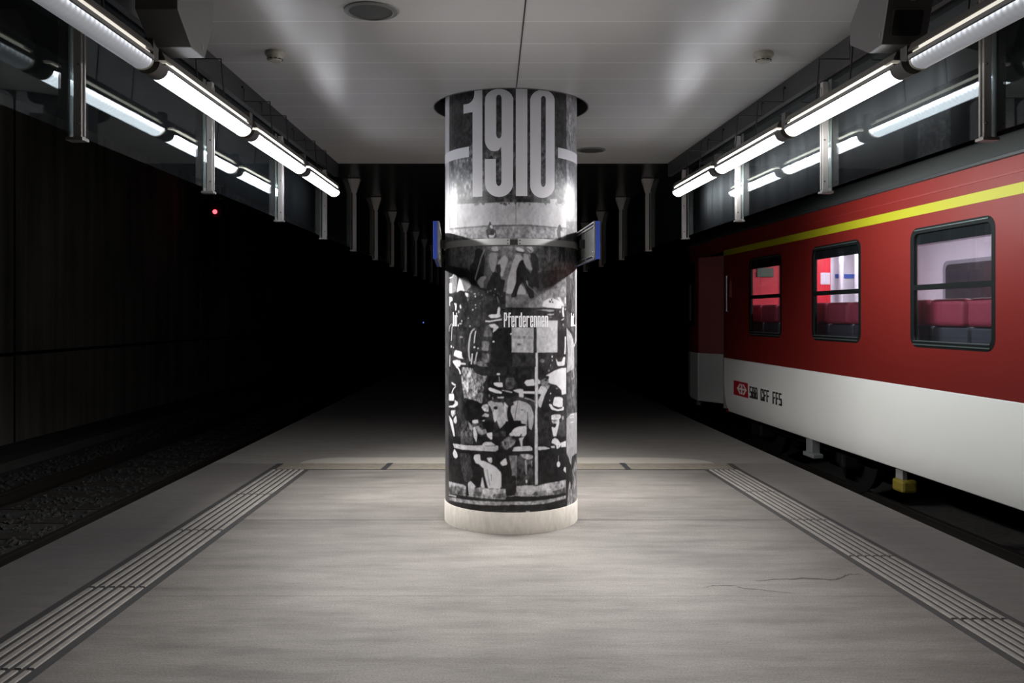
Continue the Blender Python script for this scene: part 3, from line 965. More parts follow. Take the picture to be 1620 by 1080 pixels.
# C tile
paint('C', 205, '140 10 185 5 190 50 150 60 155 125 142 120', 6)
paint('C', 205, '205 80 245 90 250 140 240 195 225 190 225 120', 6); paint('C', 200, '285 130 300 95 318 150 300 168', 5)
blob('C', 170, 275, 205, 10, 22); blob('C', 200, 515, 110, 11, 10); blob('C', 190, 518, 150, 8, 10); blob('C', 190, 478, 178, 11, 11); blob('C', 180, 412, 298, 10, 8)
blob('C', 190, 320, 340, 8, 18); blob('C', 180, 300, 378, 24, 9); blob('C', 130, 312, 568, 28, 14)
line('C', 190, '140 490 145 420 175 375', .9); line('C', 180, '185 380 178 500 172 620', .9); blob('C', 220, 172, 700, 10, 18); blob('C', 180, 200, 715, 9, 10)
line('C', 180, '152 820 148 990', 1)
line('C', 170, '505 445 465 480 440 540 425 640 418 740 422 830 440 910', 2.6); line('C', 210, '518 480 505 560 495 655', 1.7)
blob('C', 220, 500, 712, 15, 14); blob('C', 200, 550, 728, 13, 12); line('C', 195, '470 800 455 955', 2.4); line('C', 185, '540 780 522 850 515 910', 2)
blob('C', 150, 505, 930, 20, 28); blob('C', 70, 545, 380, 28, 44, 14); blob('C', 170, 437, 412, 12, 14)
paint('C', 90, '660 400 710 390 745 480 750 560 630 560 640 500', 26); paint('C', 110, '605 625 715 625 700 770 605 760', 36); paint('C', 100, '610 790 705 800 720 930 640 940 600 870', 34)
paint('C', 34, '740 600 800 460 900 440 1040 440 1040 1080 700 1080 740 900', 6)
paint('C', 100, '520 930 600 900 660 950 700 1000 620 1000 520 970', 34); paint('C', 40, '340 975 520 960 640 1000 700 1010 690 1080 300 1000', 8)
paint('C', 36, '640 210 700 60 830 30 850 180 830 250 700 240', 8)
paint('C', 214, '695 262 720 245 822 240 828 165 850 130 868 160 862 230 875 275 830 295 730 298', 4)
line('C', 214, '655 340 720 345 800 330 890 316', 2.4, 4)
paint('C', 200, '700 390 790 375 850 425 800 480 760 505 770 440 730 430', 8); blob('C', 225, 772, 632, 18, 12)
paint('C', 220, '225 750 320 775 325 850 350 880 280 868 205 830 210 790', 4)
paint('C', 205, '190 905 240 890 300 900 310 930 375 935 378 965 300 960 290 1000 300 1080 285 1060 250 1010 190 925', 6)
# D tile
paint('D', 205, '520 130 540 60 600 18 690 20 760 50 800 110 790 165 640 150 560 145', 4)
for x, y in ((625, 60), (655, 35), (670, 70), (640, 65)): blob('D', 60, x, y, 10, 14)
paint('D', 205, '735 0 775 0 800 60 830 110 820 140 790 100', 5); line('D', 205, '850 0 850 90', 1.6); line('D', 200, '818 140 815 210 825 280', 2.6)
paint('D', 200, '785 325 830 295 832 315 795 333', 5); blob('D', 175, 773, 205, 8, 18); blob('D', 200, 852, 170, 8, 14); blob('D', 140, 820, 395, 9, 20)
paint('D', 40, '0 155 520 150 640 160 640 180 0 180', 8, 0); paint('D', 150, '430 178 560 172 690 180 690 200 640 210 560 196', 16)
paint('D', 170, '580 238 680 232 690 246 640 262 590 250', 8); blob('D', 120, 640, 285, 22, 10)
paint('D', 170, '85 430 400 430 395 790 85 785', 20, 0); paint('D', 186, '440 332 740 332 735 785 440 790', 12, 0)
paint('D', 130, '85 545 390 560 390 600 85 590', 18, 1, .6); blob('D', 95, 190, 672, 26, 16); blob('D', 110, 265, 565, 22, 14); blob('D', 140, 545, 570, 26, 6); blob('D', 215, 75, 522, 14, 14)
paint('D', 48, '405 332 436 332 430 790 402 790', 5, 0)
paint('D', 208, '425 790 458 790 458 1085 428 1085', 10, 0)
paint('D', 38, '745 480 860 430 860 850 740 860', 6, 0)
line('D', 200, '850 560 850 700 842 810', 2.0); paint('D', 205, '710 860 745 920 800 915 820 850 850 850 840 975 735 980', 8)
blob('D', 200, 662, 845, 11, 16); blob('D', 170, 664, 900, 9, 14); blob('D', 110, 520, 905, 34, 26, 30); blob('D', 140, 640, 970, 9, 16); blob('D', 130, 615, 1045, 16, 16)
paint('F', 208, '570 125 700 50 800 15 862 15 862 385 800 400 790 330 720 260 640 240 600 220 615 150', 4, 0)
# E tile
paint('E', 44, '140 0 1080 0 1080 130 300 100 300 350 140 360', 8, 0)
paint('E', 150, '310 110 320 0 470 20 520 90 600 125 680 130 640 230 620 420 610 520 520 500 460 465 355 440 330 300', 80, 0)
line('E', 225, '240 0 270 20 290 60 300 105', 2.2)
paint('E', 200, '170 210 235 250 232 275 200 262 178 245', 6); line('E', 215, '232 280 200 315 178 375', 1.7)
paint('E', 215, '130 385 205 380 215 440 205 485 135 482', 4); paint('E', 215, '215 468 265 500 265 545 215 582 130 575 130 556 190 550 220 520', 4)
paint('E', 40, '135 486 210 486 212 520 190 545 135 548', 5); paint('E', 170, '165 620 230 615 232 670 190 720 165 680', 40)
paint('E', 215, '135 680 190 770 225 990 205 1000 150 790', 4); paint('E', 210, '200 740 240 690 252 780 235 815 205 790', 5)
paint('E', 30, '365 490 460 465 560 500 620 560 640 650 680 720 620 760 500 740 400 770 350 740', 7)
paint('E', 205, '605 585 600 575 625 540 680 530 705 570 700 640 650 640 620 610', 60); paint('E', 180, '600 705 650 655 710 680 700 720', 16)
paint('E', 70, '320 790 470 760 700 830 700 1080 290 1080', 40, 0); paint('E', 160, '410 790 440 800 480 880 460 910 430 880', 10)
paint('E', 214, '480 860 510 850 540 960 535 1080 505 1080 485 960', 5); paint('E', 160, '510 850 560 840 600 900 660 880 680 940 620 970 560 960', 30)
paint('E', 200, '470 760 550 750 560 800 500 810 470 800', 20); paint('E', 205, '600 770 650 750 640 780', 5); paint('E', 216, '670 945 755 930 755 1035 730 1030 680 985', 4)
paint('E', 175, '620 1080 640 1065 730 1062 760 1080', 10)
paint('E', 30, '640 780 760 770 780 800 760 930 690 930 650 850', 6)
paint('E', 34, '680 300 700 130 900 120 1080 130 1080 420 700 480 640 420', 10, 0)
blob('E', 215, 840, 105, 26, 16); line('E', 190, '850 140 858 215', 1)
paint('E', 218, '770 225 900 220 905 288 840 290 780 262', 3)
paint('E', 218, '695 310 720 292 800 320 890 355 892 385 800 375 710 340', 3); line('E', 165, '890 335 970 345 1040 365', 1.6)
paint('E', 190, '818 425 925 425 915 448 840 452', 6); blob('E', 120, 712, 412, 10, 26); blob('E', 110, 760, 450, 12, 22)
paint('E', 168, '690 500 740 480 790 505 900 505 940 600 980 720 980 780 940 880 880 900 850 860 820 760 790 800 770 700 730 570 690 540', 24)
paint('E', 205, '770 620 840 600 830 700 790 800 768 730', 8)
blob('E', 45, 800, 585, 30, 22); paint('E', 210, '920 490 990 575 970 670 1000 720 960 740 925 600', 6)
paint('E', 30, '990 580 1020 590 1030 760 960 740', 5); paint('E', 205, '1020 570 1080 560 1080 770 1050 760', 8)
paint('E', 34, '950 790 1080 740 1080 900 960 930 880 960 800 950 850 900', 6); paint('E', 60, '800 900 880 910 960 930 900 1080 760 1080', 24)
paint('E', 190, '980 930 1080 880 1080 980 1010 990', 12)
# F tile
paint('F', 40, '0 0 425 0 425 340 0 340', 12, 0); paint('F', 40, '458 0 560 0 600 60 560 150 458 150', 10, 0)
paint('F', 72, '0 160 110 150 150 230 100 310 0 330', 22)
paint('F', 212, '262 225 290 190 405 172 415 270 300 275', 4); paint('F', 205, '458 170 495 200 495 240 460 250', 4)
paint('F', 32, '260 280 415 280 415 345 260 345', 4, 0); paint('F', 215, '250 348 415 348 415 386 250 380', 4, 0)
paint('F', 200, '100 335 180 315 250 315 258 440 190 430 190 375 140 360', 12); line('F', 175, '0 345 90 365', 2)
paint('F', 32, '260 388 415 388 415 440 260 430', 5, 0); paint('F', 60, '130 440 260 440 415 500 415 610 380 580 330 480 200 480', 12); line('F', 170, '270 445 340 462 415 495', 1.6)
paint('F', 130, '500 190 560 160 620 190 600 250 640 260 620 330 560 320 510 260', 34); paint('F', 205, '500 270 560 280 600 340 560 400 520 520 500 585 465 560 460 480 500 400 455 380 460 340', 12)
blob('F', 34, 592, 150, 26, 22); blob('F', 34, 572, 190, 16, 16); blob('F', 40, 478, 400, 24, 14)
paint('F', 34, '560 400 640 250 720 260 790 330 800 420 820 420 820 600 640 700 480 640 520 560', 7)
blob('F', 120, 730, 308, 18, 12); blob('F', 210, 640, 380, 10, 12); blob('F', 190, 626, 480, 8, 10)
paint('F', 218, '690 430 760 425 815 445 812 570 760 578 668 548', 4)
paint('F', 218, '610 530 650 530 680 580 740 605 800 590 815 560 832 580 825 620 740 632 650 610', 3)
paint('F', 165, '0 540 30 590 20 640 50 700 0 760', 10); paint('F', 34, '30 570 70 570 70 620 110 740 110 790 40 800 20 700 20 640', 5, 0)
paint('F', 178, '100 500 180 475 300 510 360 560 400 680 395 800 370 905 340 880 320 860 310 700 300 850 250 930 250 1000 180 1060 120 960 120 760 70 640 75 560 120 540', 14)
line('F', 60, '175 480 150 620 128 750', .8); line('F', 90, '310 640 318 760 330 870', 1.2); blob('F', 40, 232, 614, 14, 7)
paint('F', 26, '0 780 110 765 215 765 222 805 290 820 285 838 180 850 110 880 80 930 0 1000', 4, 0)
paint('F', 205, '110 880 260 850 300 860 300 960 250 1010 230 1080 150 1030 100 940', 16); line('F', 40, '230 960 190 1010 140 1040', 1.6)
paint('F', 48, '460 600 640 640 660 1080 460 1080', 18, 0); paint('F', 62, '740 760 858 740 858 1060 730 1040', 18, 0)
paint('F', 190, '650 690 700 675 780 680 790 720 760 750 745 800 700 830 660 790 650 740', 40); blob('F', 30, 700, 830, 20, 26)
line('F', 30, '655 755 690 770 725 760', 1); paint('F', 214, '650 850 700 870 720 830 760 740 765 790 745 880 710 1040 680 1000', 4)
blob('F', 160, 815, 725, 15, 30); paint('F', 214, '650 1080 660 1030 740 1015 790 1060 860 1058 860 1085', 6)
paint('F', 205, '415 0 458 0 462 330 450 700 458 1085 415 1085', 18, 0); line('F', 60, '410 280 425 480 412 700 408 1080', .8)
# G tile
paint('G', 36, '130 0 1080 0 1080 740 130 650', 7, 0); paint('G', 60, '300 0 480 0 480 110 300 110', 30, 0)
paint('G', 190, '190 100 400 128 520 130 640 125 838 130 842 190 800 218 540 205 330 190 215 165', 20, 0)
paint('G', 200, '610 110 650 78 740 78 800 125 800 150 620 135', 16); paint('G', 110, '640 130 800 120 800 145 660 150', 20, 0, .6)
paint('G', 60, '870 80 950 20 1080 20 1080 150 1000 200 920 190 880 140', 26); paint('G', 130, '880 90 940 30 1000 40 1050 90 1000 170 950 195 920 160', 60); blob('G', 40, 940, 100, 14, 26)
paint('G', 216, '680 0 755 0 755 40 735 50', 4, 0); paint('G', 216, '485 0 540 0 528 90', 4, 0)
paint('G', 216, '215 175 250 230 265 290 235 318 205 295 190 240', 5)
paint('G', 60, '290 230 440 250 480 560 440 650 360 650 300 400', 16)
paint('G', 216, '485 310 500 260 580 252 590 345 640 350 800 430 885 520 885 745 730 745 690 740 620 450 560 395 520 385', 5)
paint('G', 216, '585 725 610 560 650 735', 4); line('G', 40, '615 450 640 620 680 740', 3)
line('G', 120, '680 470 700 600 720 700', .8); line('G', 130, '740 540 742 640', .8)
paint('G', 190, '670 305 750 300 755 360 735 385 700 360', 30); paint('G', 212, '860 375 940 305 972 400 900 425', 4)
paint('G', 52, '950 270 1030 270 1030 750 960 750', 14, 0); paint('G', 110, '1030 275 1080 275 1080 640 1030 600', 24, 0)
paint('G', 150, '128 635 240 665 350 690 385 720 520 735 590 725 730 745 945 748 945 800 1080 850 1080 900 900 900 600 880 390 850 128 810', 50, 0)
paint('G', 190, '128 640 240 668 350 692 360 720 240 700 128 680', 20, 0); paint('G', 80, '128 720 260 710 380 760 370 830 240 830 128 800', 50, 0, .7)
paint('G', 200, '600 750 760 755 820 790 740 860 620 820', 26); paint('G', 60, '500 780 600 790 600 850 500 850', 30, 1, .7); paint('G', 80, '760 830 950 800 1000 870 760 880', 40, 1, .8)
paint('G', 208, '408 660 450 635 500 690 520 720 490 740 480 830 465 830 455 760 440 830 420 820 405 740', 12)
for x in (432, 452, 470): line('G', 110, '%d 740 %d 810' % (x, x + 6), .5)
paint('G', 34, '380 700 408 700 420 840 380 850', 5, 0)
paint('G', 42, '945 560 1080 560 1080 830 1000 850 945 800', 10)
paint('G', 38, '128 830 400 870 700 915 1080 900 1080 1010 700 1075 400 1040 128 970', 8, 0)
paint('G', 165, '128 860 260 880 400 905 560 918 760 930 1080 925 1080 975 800 985 560 975 400 955 250 935 128 905', 45, 0)
paint('G', 200, '128 820 240 845 242 866 128 840', 6, 0)
# H tile
paint('H', 36, '0 0 860 0 860 640 0 720', 7, 0)
paint('H', 110, '0 20 60 0 150 60 110 130 0 200', 40); paint('H', 200, '180 30 270 0 240 60 240 140 220 150 200 70', 16); paint('H', 30, '120 140 180 60 200 110 180 145', 5)
paint('H', 195, '90 215 120 150 340 135 380 160 382 205 240 212', 14); paint('H', 200, '460 145 560 145 640 172 560 190 460 200', 8)
paint('H', 48, '460 0 640 0 640 140 460 130', 10, 0)
paint('H', 218, '650 95 660 50 700 20 740 40 790 110 780 140 750 175 725 178 720 130 690 110', 8); line('H', 90, '700 120 702 170', .5); line('H', 90, '748 120 750 170', .5)
paint('H', 218, '785 90 858 62 858 150 790 155', 6, 0); paint('H', 190, '640 140 700 130 700 170 650 165', 10)
paint('H', 115, '40 270 165 270 160 600 150 760 80 760 90 500', 22, 0); paint('H', 215, '0 300 25 390 0 420', 5, 0)
paint('H', 60, '200 250 390 260 400 690 165 695 170 300', 30, 0); paint('H', 165, '205 255 300 248 390 270 400 300 330 335 250 310', 40)
line('H', 150, '280 340 290 420 292 540', 2.4, 30); line('H', 130, '368 350 372 430', 1.8, 30); blob('H', 210, 295, 642, 14, 26)
paint('H', 200, '410 0 460 0 458 500 458 690 415 690 415 400', 18, 0); line('H', 40, '398 0 398 690', 1.6)
line('H', 200, '752 272 752 360', .6); blob('H', 215, 752, 398, 26, 42); paint('H', 210, '820 480 835 435 858 440 858 525', 6, 0)
paint('H', 160, '155 705 380 690 440 705 600 665 760 640 858 615 858 800 700 830 500 850 300 860 130 850', 45, 0)
paint('H', 195, '155 710 380 700 440 715 600 680 640 760 500 780 300 800 160 790', 30, 0); paint('H', 70, '660 780 760 760 858 720 858 800 700 840', 40, 1, .8); paint('H', 80, '360 830 440 780 480 850', 30, 1, .8)
paint('H', 34, '0 870 130 850 500 870 700 840 858 800 858 850 600 890 300 925 0 930', 6, 0); paint('H', 36, '0 560 150 560 150 800 80 850 0 840', 10)
paint('H', 165, '0 930 300 928 560 905 700 880 858 838 858 885 700 925 560 960 300 978 0 975', 45, 0)
paint('H', 38, '0 985 300 985 600 955 858 890 858 1020 650 1060 0 1060', 8, 0); paint('H', 190, '290 1062 345 1062 345 1080 290 1080', 6, 0)
# neighbouring prints at the two edges of the drum
paint('P', 200, '703 140 711.2 140 711.2 376 703 372', 4, 0)
paint('P', 66, '703 372 710 376 710 812 703 812', 9, 0)
paint('P', 150, '896 140 904 140 904 352 896 350', 40, 0); paint('P', 130, '904 140 913 140 913 352 904 352', 30, 0)  # upper right strip paled to paint in its glossy sheen
paint('T', 66, '1040 290 1062 290 1062 640 1040 640', 12, 0, .6)
paint('P', 90, '896 350 913 350 913 470 896 470', 34, 0)
paint('P', 62, '896 440 913 440 913 575 896 575', 22, 0); line('P', 190, '911.3 425 911.3 470 911 540 908 548', 1.1)
paint('P', 150, '896 518 904 528 908 545 908.5 590 896 590 899 560 897 540', 14, 0)
paint('P', 70, '896 590 913 580 913 655 896 660', 26, 0); line('P', 140, '906 582 908 596 904 600', 1.6); line('P', 120, '907 608 906 628', 2)
paint('P', 150, '896 662 903 654 913 652 913 715 905 722 903 740 900 725 896 716', 10, 0)
paint('P', 40, '896 718 903 735 907 752 908 768 896 770', 8, 0); paint('P', 150, '900 766 902 760 905 780 907 800 897 802', 60, 0); paint('P', 100, '905 745 913 720 913 800 905 800', 60, 0)
for y in (655, 659.5, 667): line('P', 205, '902 %.1f 908 %.1f' % (y + 1, y), 1.3)
IMG += NZ * (AMP * 1.9 + 8)
# slight softness of an enlarged old print
K = IMG.copy(); K[1:-1, 1:-1] = (IMG[1:-1, 1:-1] * 4 + IMG[:-2, 1:-1] + IMG[2:, 1:-1] + IMG[1:-1, :-2] + IMG[1:-1, 2:]) / 8
IMG = np.clip(K, 24, 235)

# full drum: near half traced, far half repeats the print
dth = TH[1] - TH[0]
nback = 120
th_back = np.linspace(math.pi / 2, 1.5 * math.pi, nback + 2)[1:-1]
cols = [IMG[:, i] for i in range(NC)]
for tb in th_back:
    u = ((tb + 1.18) % 2.18) - 1.18
    u = min(max(u, -1.5), 1.5)
    cols.append(IMG[:, int(round((u - TH[0]) / dth))])
ALL = np.stack(cols, 1)
THA = np.concatenate([TH, th_back]); NT_ = len(THA)
PIL = thing('advertising_pillar', 'round concrete pillar wrapped in a black and white 1910 horse race print', 'pillar', (PCX, PCY, 0))
X = PR * np.sin(THA); Y = -PR * np.cos(THA)
co = np.zeros((NR, NT_, 3), np.float32)
co[:, :, 0] = X[None, :]; co[:, :, 1] = Y[None, :]; co[:, :, 2] = ZZ[:, None]
idx = np.arange(NR * NT_).reshape(NR, NT_)
a = idx[:-1, :]; b = np.roll(idx, -1, 1)[:-1, :]; c = np.roll(idx, -1, 1)[1:, :]; d = idx[1:, :]
quads = np.stack([a, b, c, d], -1).reshape(-1)
me = bpy.data.meshes.new('printed_wrap')
nf = quads.size // 4
me.vertices.add(NR * NT_); me.vertices.foreach_set('co', co.reshape(-1))
me.loops.add(nf * 4); me.loops.foreach_set('vertex_index', quads.astype(np.int32))
me.polygons.add(nf); me.polygons.foreach_set('loop_start', np.arange(0, nf * 4, 4, dtype=np.int32))
try: me.polygons.foreach_set('loop_total', np.full(nf, 4, dtype=np.int32))
except Exception: pass
me.update(calc_edges=True)
me.polygons.foreach_set('use_smooth', np.ones(nf, bool))
att = me.color_attributes.new('print', 'FLOAT_COLOR', 'POINT')
lin = (ALL / 255.0) ** 2.2
rgba = np.stack([lin * .98, lin * .96, lin * 1.0, np.ones_like(lin)], -1).astype(np.float32)
att.data.foreach_set('color', rgba.reshape(-1))
wm = mat('laminated_print', (.5, .5, .5), .33, spec=.45)
n = NT(wm); an = n.n('ShaderNodeAttribute', attribute_name='print'); n.color(an.outputs['Color'])
me.materials.append(wm)
wrap = bpy.data.objects.new('printed_wrap', me); link(wrap, PIL)
tag(wrap, 'black and white print of a crowd in straw hats at a race')
# concrete foot
bm = bmesh.new()
lathe(bm, [(.524, 0), (.524, .150), (.519, .158), (.50, .158)], 128)
obj('plinth', bm, M['plinth'], PIL, smooth=True)
bm = bmesh.new(); lathe(bm, [(.50, .1), (.50, ZC + .3)], 64); obj('core', bm, M['plinth'], PIL, smooth=True)
# poster seams
for px in (711, 896):
    th = to_cyl(px, 500)[0]
    bm = bmesh.new(); r0 = PR + .0006
    loft(bm, [[(r0 * math.sin(th - .002), -r0 * math.cos(th - .002), z), (r0 * math.sin(th + .002), -r0 * math.cos(th + .002), z),
               (PR * math.sin(th + .002), -PR * math.cos(th + .002), z), (PR * math.sin(th - .002), -PR * math.cos(th - .002), z)] for z in (ZP0 + .01, ZC)])
    obj('print_seam', bm, M['beam'], PIL)

def wrap_text(name, polys, mt, r=PR + .0015):
    """polys: lists of (theta, z) outlines"""
    bm = flat_fill([[(t * PR, z) for t, z in p] for p in polys], 0.0)
    us = [v.co.x for v in bm.verts]
    lo, hi = min(us), max(us); k = lo
    while k < hi:
        k += .012
        gm = bm.verts[:] + bm.edges[:] + bm.faces[:]
        bmesh.ops.bisect_plane(bm, geom=gm, plane_co=(k, 0, 0), plane_no=(1, 0, 0))
    for v in bm.verts:
        t = v.co.x / PR; v.co = Vector((r * math.sin(t), -r * math.cos(t), v.co.y))
    return obj(name, bm, mt, PIL)

def T(s, sm=0, tile='T'):
    p = pts_of(tile, s)
    if sm: p = smooth_poly(p, sm)
    return [to_cyl(*q) for q in dens(p, True, 3.0)]
def arc(cx, cy, rx, ry, a0, a1, n=8):
    return ' '.join('%.1f %.1f' % (cx + rx * math.cos(math.radians(a0 + (a1 - a0) * k / n)), cy - ry * math.sin(math.radians(a0 + (a1 - a0) * k / n))) for k in range(n + 1))
numw = M['paintwhite']
wrap_text('numeral', [T('330 205 ' + arc(345, 130, 62, 72, -75, 0, 6) + ' 409 102 465 98 465 858 395 862 395 258 330 270')], numw)
nine_o = arc(584, 170, 100, 76, 0, 180, 10)
wrap_text('numeral', [T('684 160 ' + arc(583, 172, 101, 80, 15, 165, 10) + ' 482 200 ' + '482 440 ' + arc(550, 455, 68, 82, 180, 275, 6) + ' 580 530 597 505 '
                        + '600 600 600 745 ' + arc(581, 750, 19, 34, 0, -180, 6) + ' 560 590 482 592 482 745 ' + arc(583, 760, 101, 102, 190, 350, 12)),
                      T(arc(582, 158, 19, 24, 0, 180, 6) + ' ' + arc(582, 412, 19, 34, 180, 360, 6))], numw)
wrap_text('numeral', [T('702 92 784 93 784 855 702 855')], numw)
wrap_text('numeral', [T(arc(891, 180, 88, 82, 10, 170, 10) + ' ' + arc(891, 775, 88, 94, 190, 350, 12)),
                      T(arc(898, 165, 17, 22, 0, 180, 6) + ' ' + arc(897, 758, 17, 33, 180, 360, 6))], numw)
# white bars left and right of the year, carried round the drum at one height
zt, zb = to_cyl(741, 232)[1], to_cyl(741, 248.5)[1]
def bar(t0, t1): return [(t0 + (t1 - t0) * k / 20, zt) for k in range(21)] + [(t1 + (t0 - t1) * k / 20, zb) for k in range(21)]
wrap_text('year_bar', [bar(-1.75, to_cyl(742, 240)[0])], numw)
wrap_text('year_bar', [bar(to_cyl(882.5, 240)[0], 1.75)], numw)

GLY = {
 'P': [(0, .36, 0, 1), (.3, .85, .89, 1), (.62, 1, .5, .95), (.3, .85, .43, .54)],
 'f': [(.25, .66, 0, .95), (.35, 1.05, .88, 1), (0, 1.05, .66, .76)],
 'e': [(0, .38, .05, .73), (.62, 1, .36, .73), (.1, .9, .68, .78), (.3, 1, .34, .43), (.1, .9, 0, .1), (.62, 1, .05, .25)],
 'r': [(0, .4, 0, .78), (.3, 1, .64, .78)],
 'd': [(.6, 1, 0, 1), (0, .38, .05, .73), (.1, .7, .68, .78), (.1, .7, 0, .1)],
 'n': [(0, .38, 0, .78), (.62, 1, 0, .73), (.1, .9, .68, .78)],
 'I': [(.2, .75, 0, 1)], 't': [(.25, .65, 0, .95), (0, 1, .66, .77)], '.': [(.2, .7, 0, .12)],
 'S': [(.05, .95, .86, 1), (0, .26, .5, .92), (.05, .95, .43, .57), (.74, 1, .08, .5), (.05, .95, 0, .14)],
 'B': [(0, .28, 0, 1), (.2, .9, .86, 1), (.2, .9, .43, .57), (.2, .9, 0, .14), (.72, .98, .5, .92), (.74, 1, .08, .5)],
 'C': [(0, .28, .06, .94), (.06, .95, .86, 1), (.06, .95, 0, .14), (.72, 1, .66, .92), (.72, 1, .08, .34)],
 'F': [(0, .28, 0, 1), (.2, 1, .86, 1), (.2, .85, .43, .57)], ' ': [],
}
def word(name, txt, x0, x1, ytop, ybot, gap=.16):
    wd = (x1 - x0) / len(txt); bm = bmesh.new(); r = PR + .0015
    (tt, z1), (_, z0) = to_cyl((x0 + x1) / 2, ytop), to_cyl((x0 + x1) / 2, ybot)
    for i, ch in enumerate(txt):
        for a, b, c, d in GLY[ch]:
            xs = [x0 + wd * (i + gap / 2 + (1 - gap) * q) for q in (a, b)]
            ts = [to_cyl(x, ytop)[0] for x in xs]
            if name == 'small': pass
            vs = []
            for t, zz in ((ts[0], c), (ts[1], c), (ts[1], d), (ts[0], d)):
                rr = r + .0001 * ((a + c) % .5)
                vs.append(bm.verts.new((rr * math.sin(t), -rr * math.cos(t), z0 + (z1 - z0) * zz)))
            bm.faces.new(vs)
    return obj('lettering', bm, M['paintwhite'], PIL)
word('w', 'Pferderennen', 796.7, 867.6, 494.2, 517.4)
word('w', 'Int.', 716.3, 726.6, 493.5, 516.0)
word('w', 'Int.', 902.6, 909.6, 495.0, 516.0)

# steel band in two halves with bolts, carrying both station signs
BANDL = [(-1.9, to_cyl(806.8, 383)[0]), (to_cyl(819, 383)[0], 1.9)]
zb0, zb1 = CH + .510, CH + .5575
for (t0, t1), lab in zip(BANDL, ('left', 'right')):
    t = thing('steel_band', '%s half of the flat steel band clamped round the printed pillar' % lab, 'band', (PCX, PCY, zb0))
    bm = bmesh.new(); secs = []
    for k in range(49):
        th = t0 + (t1 - t0) * k / 48
        secs.append([(r * math.sin(th), -r * math.cos(th), z) for r, z in ((PR + .002, 0), (PR + .010, 0), (PR + .010, zb1 - zb0), (PR + .002, zb1 - zb0))])
    loft(bm, secs); obj('band_plate', bm, M['steel'], t, smooth=True)
    te = t1 if lab == 'left' else t0
    e = -1 if lab == 'left' else 1
    for dz in (.011, .034):
        bm = bmesh.new(); th = te + e * .030
        bmesh.ops.create_uvsphere(bm, u_segments=10, v_segments=6, radius=.005, matrix=Matrix.Translation(((PR + .011) * math.sin(th), -(PR + .011) * math.cos(th), dz)))
        obj('bolt', bm, M['screw'], t)
bm = bmesh.new()
ta, tb = BANDL[0][1] - .005, BANDL[1][0] + .005
secs = [[(r * math.sin(ta + (tb - ta) * k / 6), -r * math.cos(ta + (tb - ta) * k / 6), z) for r, z in ((PR + .001, .006), (PR + .0055, .006), (PR + .0055, .040), (PR + .001, .040))] for k in range(7)]
loft(bm, secs)
o = obj('band_joint', bm, M['screw']); o.location = (PCX, PCY, zb0)
tag(o, 'dark joint piece between the two halves of the steel band', 'band joint')

def sign(s):
    # near end, far end of the panel plane (x, y)
    if s > 0: n0, n1 = Vector((.578, 5.95)), Vector((.508, 6.95)); lab = 'blue edged station sign on the right of the pillar seen from behind'
    else: n0, n1 = Vector((-.532, 5.95)), Vector((-.600, 6.95)); lab = 'blue edged station sign on the left of the pillar seen edge on'
    d = (n1 - n0).normalized(); L = (n1 - n0).length
    h0, h1 = CH + .390, CH + .655
    rz = math.atan2(-d.x, d.y)
    t = thing('station_sign', lab, 'sign', (n0.x, n0.y, h0), rz, 'station signs on the pillar')
    H = h1 - h0; q = s       # local +x; outward is q
    def bx(name, a, b, m, bev=.0):
        x0, x1 = sorted((a[0] * q, b[0] * q))
        return obj(name, bxm(((x0, a[1], a[2]), (x1, b[1], b[2]))), m, t, bevel=bev)
    bx('face_panel', (0, .004, .004), (.022, L, H - .004), M['blue'])
    bx('face_panel_edge', (-.003, 0, 0), (.027, .008, H), M['blue'], .001)
    bx('back_panel', (-.004, .03, .035), (0, L - .03, H - .035), M['panelback'])
    for z in (0, .024, H - .036, H - .012):
        bx('frame_rail', (-.016, .006, z), (-.002, L, z + .011), M['alu'], .001)
    for y in (.006, .40, L - .42, L - .02):
        bx('frame_upright', (-.014, y, .0), (-.002, y + .014, H), M['alu'], .001)
    for y in (.42, ):
        bx('bracket_arm', (-.050, y, .11), (-.010, y + .05, .17), M['black_metal'])
    for z in (.015, .05):
        bm = bmesh.new(); bmesh.ops.create_uvsphere(bm, u_segments=10, v_segments=8, radius=.006, matrix=Matrix.Translation((-q * .018, .02, z)))
        obj('bolt', bm, M['alu'], t)
sign(1); sign(-1)

# ------------------------------------------------------------------ train
TZ = ZT
SLT = 0.0815
TR = thing('train_carriage', 'red and white passenger carriage with a yellow stripe standing at the right platform edge', 'train', (4.027, 0, TZ), math.atan(SLT))
KY = math.sqrt(1 + SLT * SLT)
def ys(Z): return Z * KY
def zz(h): return CH + h - TZ
Y0, Y1 = -2.0, ys(12.27)
wins = []
for a, b in ((10.18, 11.25), (8.25, 9.32), (6.24, 7.35), (4.2, 5.27), (2.2, 3.27)): wins.append((ys(a), ys(b)))
WZ0, WZ1 = zz(-.262), zz(.725)
ZR = zz(-.611); ZBOT = zz(-1.39); ZRT = zz(1.13)
def side_sheet(outl, holes, x, th):
    bm = flat_fill([outl] + holes, th / 2)
    for v in bm.verts: v.co = Vector((x + v.co.z, v.co.x, v.co.y))
    return bm
holes = [rrect(a, WZ0, b, WZ1, .09) for a, b in wins]
sd = obj('body_side', side_sheet([(Y0, ZR), (Y1, ZR), (Y1, ZRT), (Y0, ZRT)], holes, .02, .04), M['red'], TR)
tag(sd, 'bright red upper side panel')
